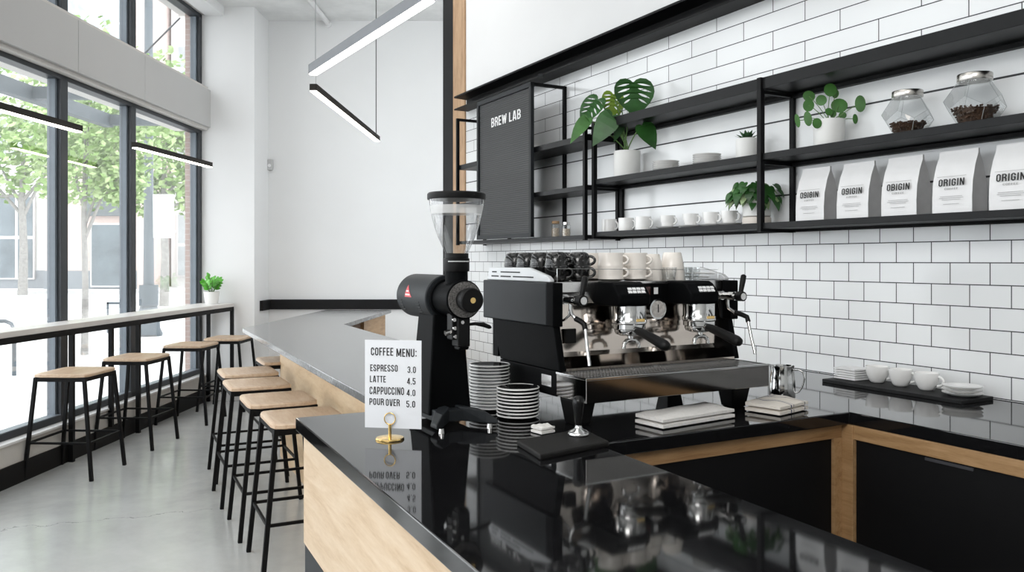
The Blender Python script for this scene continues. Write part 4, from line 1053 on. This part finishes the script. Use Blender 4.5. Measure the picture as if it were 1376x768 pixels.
dup(s0, (-1.75, 6.27, 0), TB, 'oak seat stool tucked under the far corner of the bar counter', BG)

# ================================================================== WINDOW BAR
wb = thing('window_bar', 'narrow pale window bar on black steel legs under the big window', 'bar table')
fpts = [(-3.16, 4.2), (-2.875, 8.47), (-3.225, 8.47), (-3.305, 4.2)]
MB().prism(fpts, 'z', .975, 1.012).build('tabletop', simple('bar_top_white', (.68, .66, .64), .35, var=.04, scale=5), wb, smooth=0, bevel=.002)
ra = MB()
A_ = Vector((-3.16+.02, 4.2, .955)); B_ = Vector((-2.875-.012, 8.455, .955))
ra.bar(A_ - Vector((.03, 0, 0)), B_ - Vector((0, 0, 0)), .03, .04); ra.bar(B_ + Vector((0, 0, 0)), (-3.2, 8.455, .955), .03, .04); ra.build('support_rail', black_steel, wb, smooth=0)
for x, y, z in ((-3.178, 5.91, 0), (-3.15, 6.90, 0), (-2.887, 8.44, 0), (-3.13, 8.44, 0), (-3.178, 6.49, .137)):
    MB().bar((x, y, z), (x, y, .955), .032, .032).build('leg', black_steel, wb, smooth=0)
# plant on the window bar
t = thing('potted_zz_plant', 'bright green leafy plant in a white tapered pot on the window bar', 'plant', (-3.045, 8.30, 1.012))
pot(t, .078, .125, pot_white, .78)
m = MB(); st = MB(); ZZ = leaf_geom([(0, 0), (.18, .25), (.2, .5), (.13, .8), (0, 1), (-.13, .8), (-.2, .5), (-.18, .25)], (), .2, .1)
for i in range(11):
    a = 2*PI*i/11 + R.uniform(-.2, .2); L = R.uniform(.11, .19); sp_ = R.uniform(.3, 1.0)
    d = Vector((math.cos(a)*sp_, math.sin(a)*sp_*.8, 1)).normalized(); b0 = Vector((d.x*.02, d.y*.02, .108)); e = b0 + d*L
    st.tube([b0, b0 + d*L*.5, e], .003, 5)
    for j in range(6):
        u = .4 + j*.12; c = b0 + d*L*min(u, 1); sd = Vector((-d.y, d.x, .25)).normalized()*(1 if j % 2 else -1)
        dr = (d*.7 + sd*.9 + Vector((0, 0, -.1))).normalized(); place_leaf(m, ZZ, c, c + dr*.058, .085, (0, -1, .6))
m.build('foliage', leaf_b, t, smooth=0); st.build('stem', stem_g, t)

# ================================================================== LIGHTS AND CEILING BITS
def led_bar(label, p0, p1, w, h, side, diff, cables, group='linear pendant lights'):
    p0, p1 = Vector(p0), Vector(p1); c = (p0+p1)/2; d = p1-p0; L = d.length; rz = math.atan2(d.y, d.x)
    t = thing('pendant_light', label, 'pendant light', c, rz, group)
    MB().box(-L/2, L/2, -w/2, w/2, 0, h).build('housing', side, t, smooth=0, bevel=.0015)
    MB().box(-L/2+.004, L/2-.004, -w/2+.004, w/2-.004, -.007, -.0002).build('diffuser', diff, t, smooth=0)
    for x, mm, r_ in cables:
        MB().cyl((x*L, 0, h), (x*L, 0, CEIL - c.z), r_, n=6).build('suspension_wire', mm, t)
    return t
thin = simple('wire_grey', (.35, .36, .37), .5, var=.05)
led_bar('silver linear pendant light rising toward the tiled wall, above the bar', (-1.145, 4.70, 2.52), (-.335, 3.355, 2.52), .05, .052, fix_grey, led, ((-.47, thin, .0012), (.40, thin, .0012)))
led_bar('bronze linear pendant light hanging over the bar stools', (-1.215, 5.0, 2.49), (-1.17, 7.12, 2.49), .045, .04, fix_dark, led_warm, ((-.47, thin, .0012), (.47, cable_m, .004)))
led_bar('dark linear pendant light over the window bar, nearer one at the left edge', (-2.96, 3.55, 2.305), (-2.87, 5.43, 2.305), .05, .04, fix_dark, led_warm, ((-.4, thin, .001),))
led_bar('dark linear pendant light over the window bar, farther one by the pier', (-2.85, 6.18, 2.305), (-2.755, 7.47, 2.305), .05, .04, fix_dark, led_warm, ())
o = MB().cyl((-2.06, 6.0, 4.057), (-2.02, 8.99, 4.057), .0285, n=20).cyl((-2.02, 8.96, 4.045), (-2.02, 9.0, 4.045), .04, n=20).build('conduit_pipe', pipe_m, smooth=40); tag(o, 'white conduit pipe running under the ceiling to the far wall', 'pipe')
t = thing('motion_sensor', 'small white wall sensor in the corner beside the pier', 'sensor', (-2.655, 8.998, 2.50))
MB().box(-.03, .035, -.045, 0, -.06, .06).build('housing', simple('sensor_grey', (.5, .5, .5), .5, var=.05), t, smooth=0, bevel=.012, seg=3)
MB().cyl((.002, -.046, -.01), (.002, -.05, -.01), .018).build('lens', ink_white, t, smooth=40)

# ================================================================== STREET OUTSIDE
struct('ground', MB().box(-90, -3.55, -10, 110, -.25, -.1), simple('street_paving', (.6, .6, .597), .9, var=.08, scale=.7), smooth=0)
struct('kerb', MB().box(-60, -4.5, 38.5, 39.2, -.1, .05), simple('kerb_stone', (.5, .5, .5), .9, var=.1), smooth=0)
brick_pale = brick_mat('pale_brick', (.62, .47, .43), (.66, .52, .48), (.66, .61, .58), 3)
o = wobj('wall_outer_brick', MB().box(-.21, -.13, 1.935, 2.3, -.1, 4.3), brick_mat('brick_jamb', (.40, .28, .245), (.45, .33, .29), (.52, .47, .45), 4.5), smooth=0)
fac = simple('facade_pale', (.66, .66, .65), .9, var=.04, scale=.5)
glassdk = simple('facade_glass', (.15, .18, .20), .5, var=.3, scale=.8)
def facade(name, label, x0, x1, y, h, mat, base=None):
    t = thing(name, label, 'building', ((x0+x1)/2, y, -.1))
    w = x1-x0
    MB().box(-w/2, w/2, 0, 8, 0, h).build('wall', mat, t, smooth=0)
    if base: MB().box(-w/2, w/2, -.05, 0, 0, 1.0).build('plinth', base, t, smooth=0)
    return t, w
def bwin(t, x0, x1, z0, z1, nx, nz, fm, gm=None):
    f = MB(); f.box(x0, x1, -.16, -.02, z0, z1)
    pn = MB(); gw = (x1-x0)/nx; gh = (z1-z0)/nz
    for i in range(nx):
        for j in range(nz): pn.box(x0+i*gw+.09, x0+(i+1)*gw-.09, -.19, -.161, z0+j*gh+.09, z0+(j+1)*gh-.09)
    fo = f.build('window', fm, t, smooth=0); pn.build('pane', gm or glassdk, fo, smooth=0)
wf = simple('facade_frame', (.7, .7, .7), .7, var=.02)
t, w = facade('storefront_building', 'pale building across the street with tall white framed shop windows', -34, -25.9, 46, 22, fac, simple('plinth_grey', (.25, .27, .29), .8, var=.05))
for x0, x1 in ((-4.0, -1.9), (-1.0, .9), (1.2, 3.2)): bwin(t, x0, x1, .5, 5.2, 2, 2, wf)
for k_ in range(3): bwin(t, -3.4, 3.4, 7.4+k_*4.6, 10.2+k_*4.6, 4, 2, wf, simple('facade_glass_pale', (.40, .44, .455), .5, var=.2, scale=.8))
t, w = facade('brick_building', 'pale pink brick building with a glazed door behind the middle tree', -25.7, -20.6, 45, 24, brick_pale, simple('plinth_grey', (.25, .27, .29), .8, var=.05))
bwin(t, .05, 2.0, .1, 3.6, 1, 1, wf); MB().box(-.1, 2.2, -.25, -.01, 4.0, 7.0).build('panel', simple('facade_panel', (.15, .17, .18), .6, var=.1), t, smooth=0)
for k_ in range(3): bwin(t, -2.0, 1.9, 8.5+k_*4.6, 11.4+k_*4.6, 3, 2, wf, MATS['facade_glass_pale'])
t, w = facade('corner_building', 'white building at the far right of the street view', -20.4, -14, 49, 23, fac)
bwin(t, -2.8, -1.0, .6, 4.4, 2, 2, wf, MATS['facade_glass_pale']); bwin(t, -.4, 2.6, .6, 4.4, 2, 2, wf, MATS['facade_glass_pale'])
for k_ in range(3): bwin(t, -2.8, 2.6, 7+k_*4.6, 9.8+k_*4.6, 3, 2, wf, MATS['facade_glass_pale'])
bark = simple('bark_pale', (.27, .26, .245), .9, var=.25, scale=12, bmp=.4)
sl1 = simple('street_leaf', (.21, .33, .10), .7, var=.3, scale=1.2); sl2 = simple('street_leaf_pale', (.37, .48, .22), .7, var=.25, scale=1.2)
def tree(label, x, y, h0, th, tr, crowns, n, leaf):
    t = thing('street_tree', label, 'tree', (x, y, -.1), 0, 'street trees')
    tk = MB().tube([(0, 0, 0), (tr*.3, 0, h0*.5), (-tr*.2, 0, h0), (tr*.2, 0, th*.8)], [tr*1.25, tr, tr*.85, tr*.3], 10)
    for cx, cy, cz, r_ in crowns: tk.tube([(0, 0, h0*R.uniform(.8, 1.1)), (cx*.5, cy*.5, (h0+cz)/2 - .1*r_), (cx, cy, cz)], [tr*.5, tr*.3, tr*.1], 7)
    tk.build('trunk', bark, t, smooth=60)
    for mi_, mat_ in enumerate((sl1, sl2)):
        m = MB()
        for _ in range(n):
            cx, cy, cz, r_ = R.choice(crowns)
            while True:
                q = Vector((R.uniform(-1, 1), R.uniform(-1, 1), R.uniform(-1, 1)))
                if q.length < 1: break
            q = Vector((cx, cy, cz)) + q*r_
            a1 = Vector((R.uniform(-1, 1), R.uniform(-1, 1), R.uniform(-.6, .6))).normalized(); b1 = a1.orthogonal().normalized(); L = leaf*R.uniform(.6, 1.2)
            m.tri([q, q + a1*L*.5 + b1*L*.32, q + a1*L, q + a1*L*.5 - b1*L*.32], [(0, 1, 2, 3)])
        m.build('foliage', mat_, t, smooth=0)
tree('slim young tree standing close outside the middle window', -7.05, 13.5, 2.3, 4.6, .05, [(-.15, 0, 3.1, .75), (.45, .2, 3.6, .9), (-.5, .3, 3.9, .9), (.1, 0, 4.6, .95), (.9, .3, 4.2, .7), (.55, 0, 2.9, .45)], 2200, .13)
tree('larger street tree at the left edge across the road', -22.0, 36.8, 4.2, 8.5, .17, [(-1.2, 0, 6.2, 2.0), (1.4, .4, 6.6, 2.1), (-3.2, 0, 7.0, 2.3), (.2, 0, 8.6, 2.4), (2.6, 0, 7.6, 1.6), (-3.4, 0, 4.9, 1.2)], 1500, .42)
tree('leafy tree behind the lamp post near the brick jamb', -11.9, 28, 3.4, 7, .13, [(-.8, 0, 5.2, 1.5), (.9, 0, 5.4, 1.6), (.1, 0, 7.0, 1.8), (1.3, 0, 3.9, 1.1), (-.9, 0, 4.0, 1.0), (1.6, 0, 6.6, 1.4)], 1700, .3)
lampm = simple('lamp_post_paint', (.10, .12, .135), .6, var=.08)
t = thing('lamp_post', 'grey cast street lamp post with a white banner outside the right pane', 'lamp post', (-7.5, 16.9, -.1))
MB().lathe([(.26, 0), (.27, .05), (.22, .16), (.2, .5), (.16, .62), (.13, .8), (.105, 1.1), (.09, 3), (.08, 7.5)], 16).build('post', lampm, t, smooth=40)
MB().lathe([(.185, .62), (.185, 1.05)], 16).build('base_collar', lampm, t, smooth=40)
for z in (2.15, 2.88): MB().bar((0, 0, z), (.55, 0, z), .03, .035).build('banner_bracket', wf, t, smooth=0)
MB().box(.08, .52, -.012, .012, 2.02, 2.92).build('banner', simple('banner_white', (.75, .75, .75), .8, var=.02), t, smooth=0)
t = thing('bike_rack', 'grey metal bike rack hoop on the pavement at the left edge', 'bike rack', (-7.1, 11.05, -.1))
MB().tube([(.38, 0, 0), (.38, 0, .62), (.34, 0, .70), (.26, 0, .735), (-.26, 0, .735), (-.34, 0, .70), (-.38, 0, .62), (-.38, 0, 0)], .027, 10).build('hoop', lampm, t, smooth=60)
t = thing('pavement_sign', 'small framed sandwich sign on the far pavement by the lamp post', 'sign', (-8.5, 17.6, -.1))
MB().box(-.17, .17, -.02, .02, .1, .62).build('panel', wf, t, smooth=0); fr = MB().box(-.2, -.16, -.03, .03, 0, .66).box(.16, .2, -.03, .03, 0, .66).box(-.2, .2, -.03, .03, .62, .66); fr.build('frame', lampm, t, smooth=0)
can = thing('street_canopy', 'grey steel canopy beams over the pavement outside the window', 'canopy')
cpm = simple('canopy_steel', (.05, .065, .075), .6, var=.08)
MB().box(-5.6, -5.48, 4, 11.25, 3.28, 3.45).build('edge_beam', cpm, can, smooth=0)
for y in (5.6, 7.4, 9.4, 11.2): MB().box(-5.5, -3.5, y-.05, y+.05, 3.30, 3.44).build('cross_beam', cpm, can, smooth=0)
MB().cyl((-3.47, 8.55, 3.98), (-3.54, 7.75, 3.35), .009, n=8).build('tie_rod', cpm, can)

# ================================================================== LIGHT, WORLD, CAMERA
w = bpy.data.worlds.new('sky'); SC.world = w; w.use_nodes = True
bg = w.node_tree.nodes['Background']; bg.inputs[0].default_value = (.93, .97, 1, 1); bg.inputs[1].default_value = 3.7
def area(name, loc, rot, sx, sy, e, col=(1, 1, 1)):
    l = bpy.data.lights.new(name, 'AREA'); l.shape = 'RECTANGLE'; l.size = sx; l.size_y = sy; l.energy = e; l.color = col
    o = bpy.data.objects.new(name, l); COL.objects.link(o); o.location = loc; o.rotation_euler = rot; return o
area('ceiling_fill_light', (-.9, 2.2, 4.02), (0, 0, 0), 2.2, 2.0, 16, (1, .98, .96))  # added fill lamps at ceiling level, no visible fittings, brightening the room
area('ceiling_fill_light', (-1.3, 6.4, 4.02), (0, 0, 0), 2.4, 2.4, 20, (1, .98, .96))
area('ceiling_fill_light', (.2, -1.0, 4.02), (0, 0, 0), 2.4, 2.2, 20, (1, .98, .96))
area('front_fill_light', (-1.2, -1.7, 3.5), (math.radians(62), 0, math.radians(-28)), 2.2, 1.2, 85, (1, .985, .97))  # unseen fill lamp added behind the camera to brighten the tiled wall
pl = area('window_portal', tuple(wl(-3.2, -.25, 1.6)), (0, math.radians(-90), TWN), 2.5, 10.4, 1); pl.data.cycles.is_portal = True
cam = bpy.data.cameras.new('camera'); co = bpy.data.objects.new('camera', cam); COL.objects.link(co)
co.location = (0, 0, 1.45); co.rotation_euler = (PI/2, 0, 0)
cam.sensor_width = 36; cam.lens = 1100/1376*36; cam.shift_y = -34/1376; cam.clip_start = .05
SC.camera = co
SC.view_settings.view_transform = 'Standard'; SC.view_settings.look = 'None'; SC.view_settings.exposure = .14
SC.cycles.max_bounces = 10; SC.cycles.transparent_max_bounces = 16; SC.cycles.use_denoising = True
SC.cycles.caustics_reflective = False; SC.cycles.caustics_refractive = False; SC.cycles.sample_clamp_indirect = 6
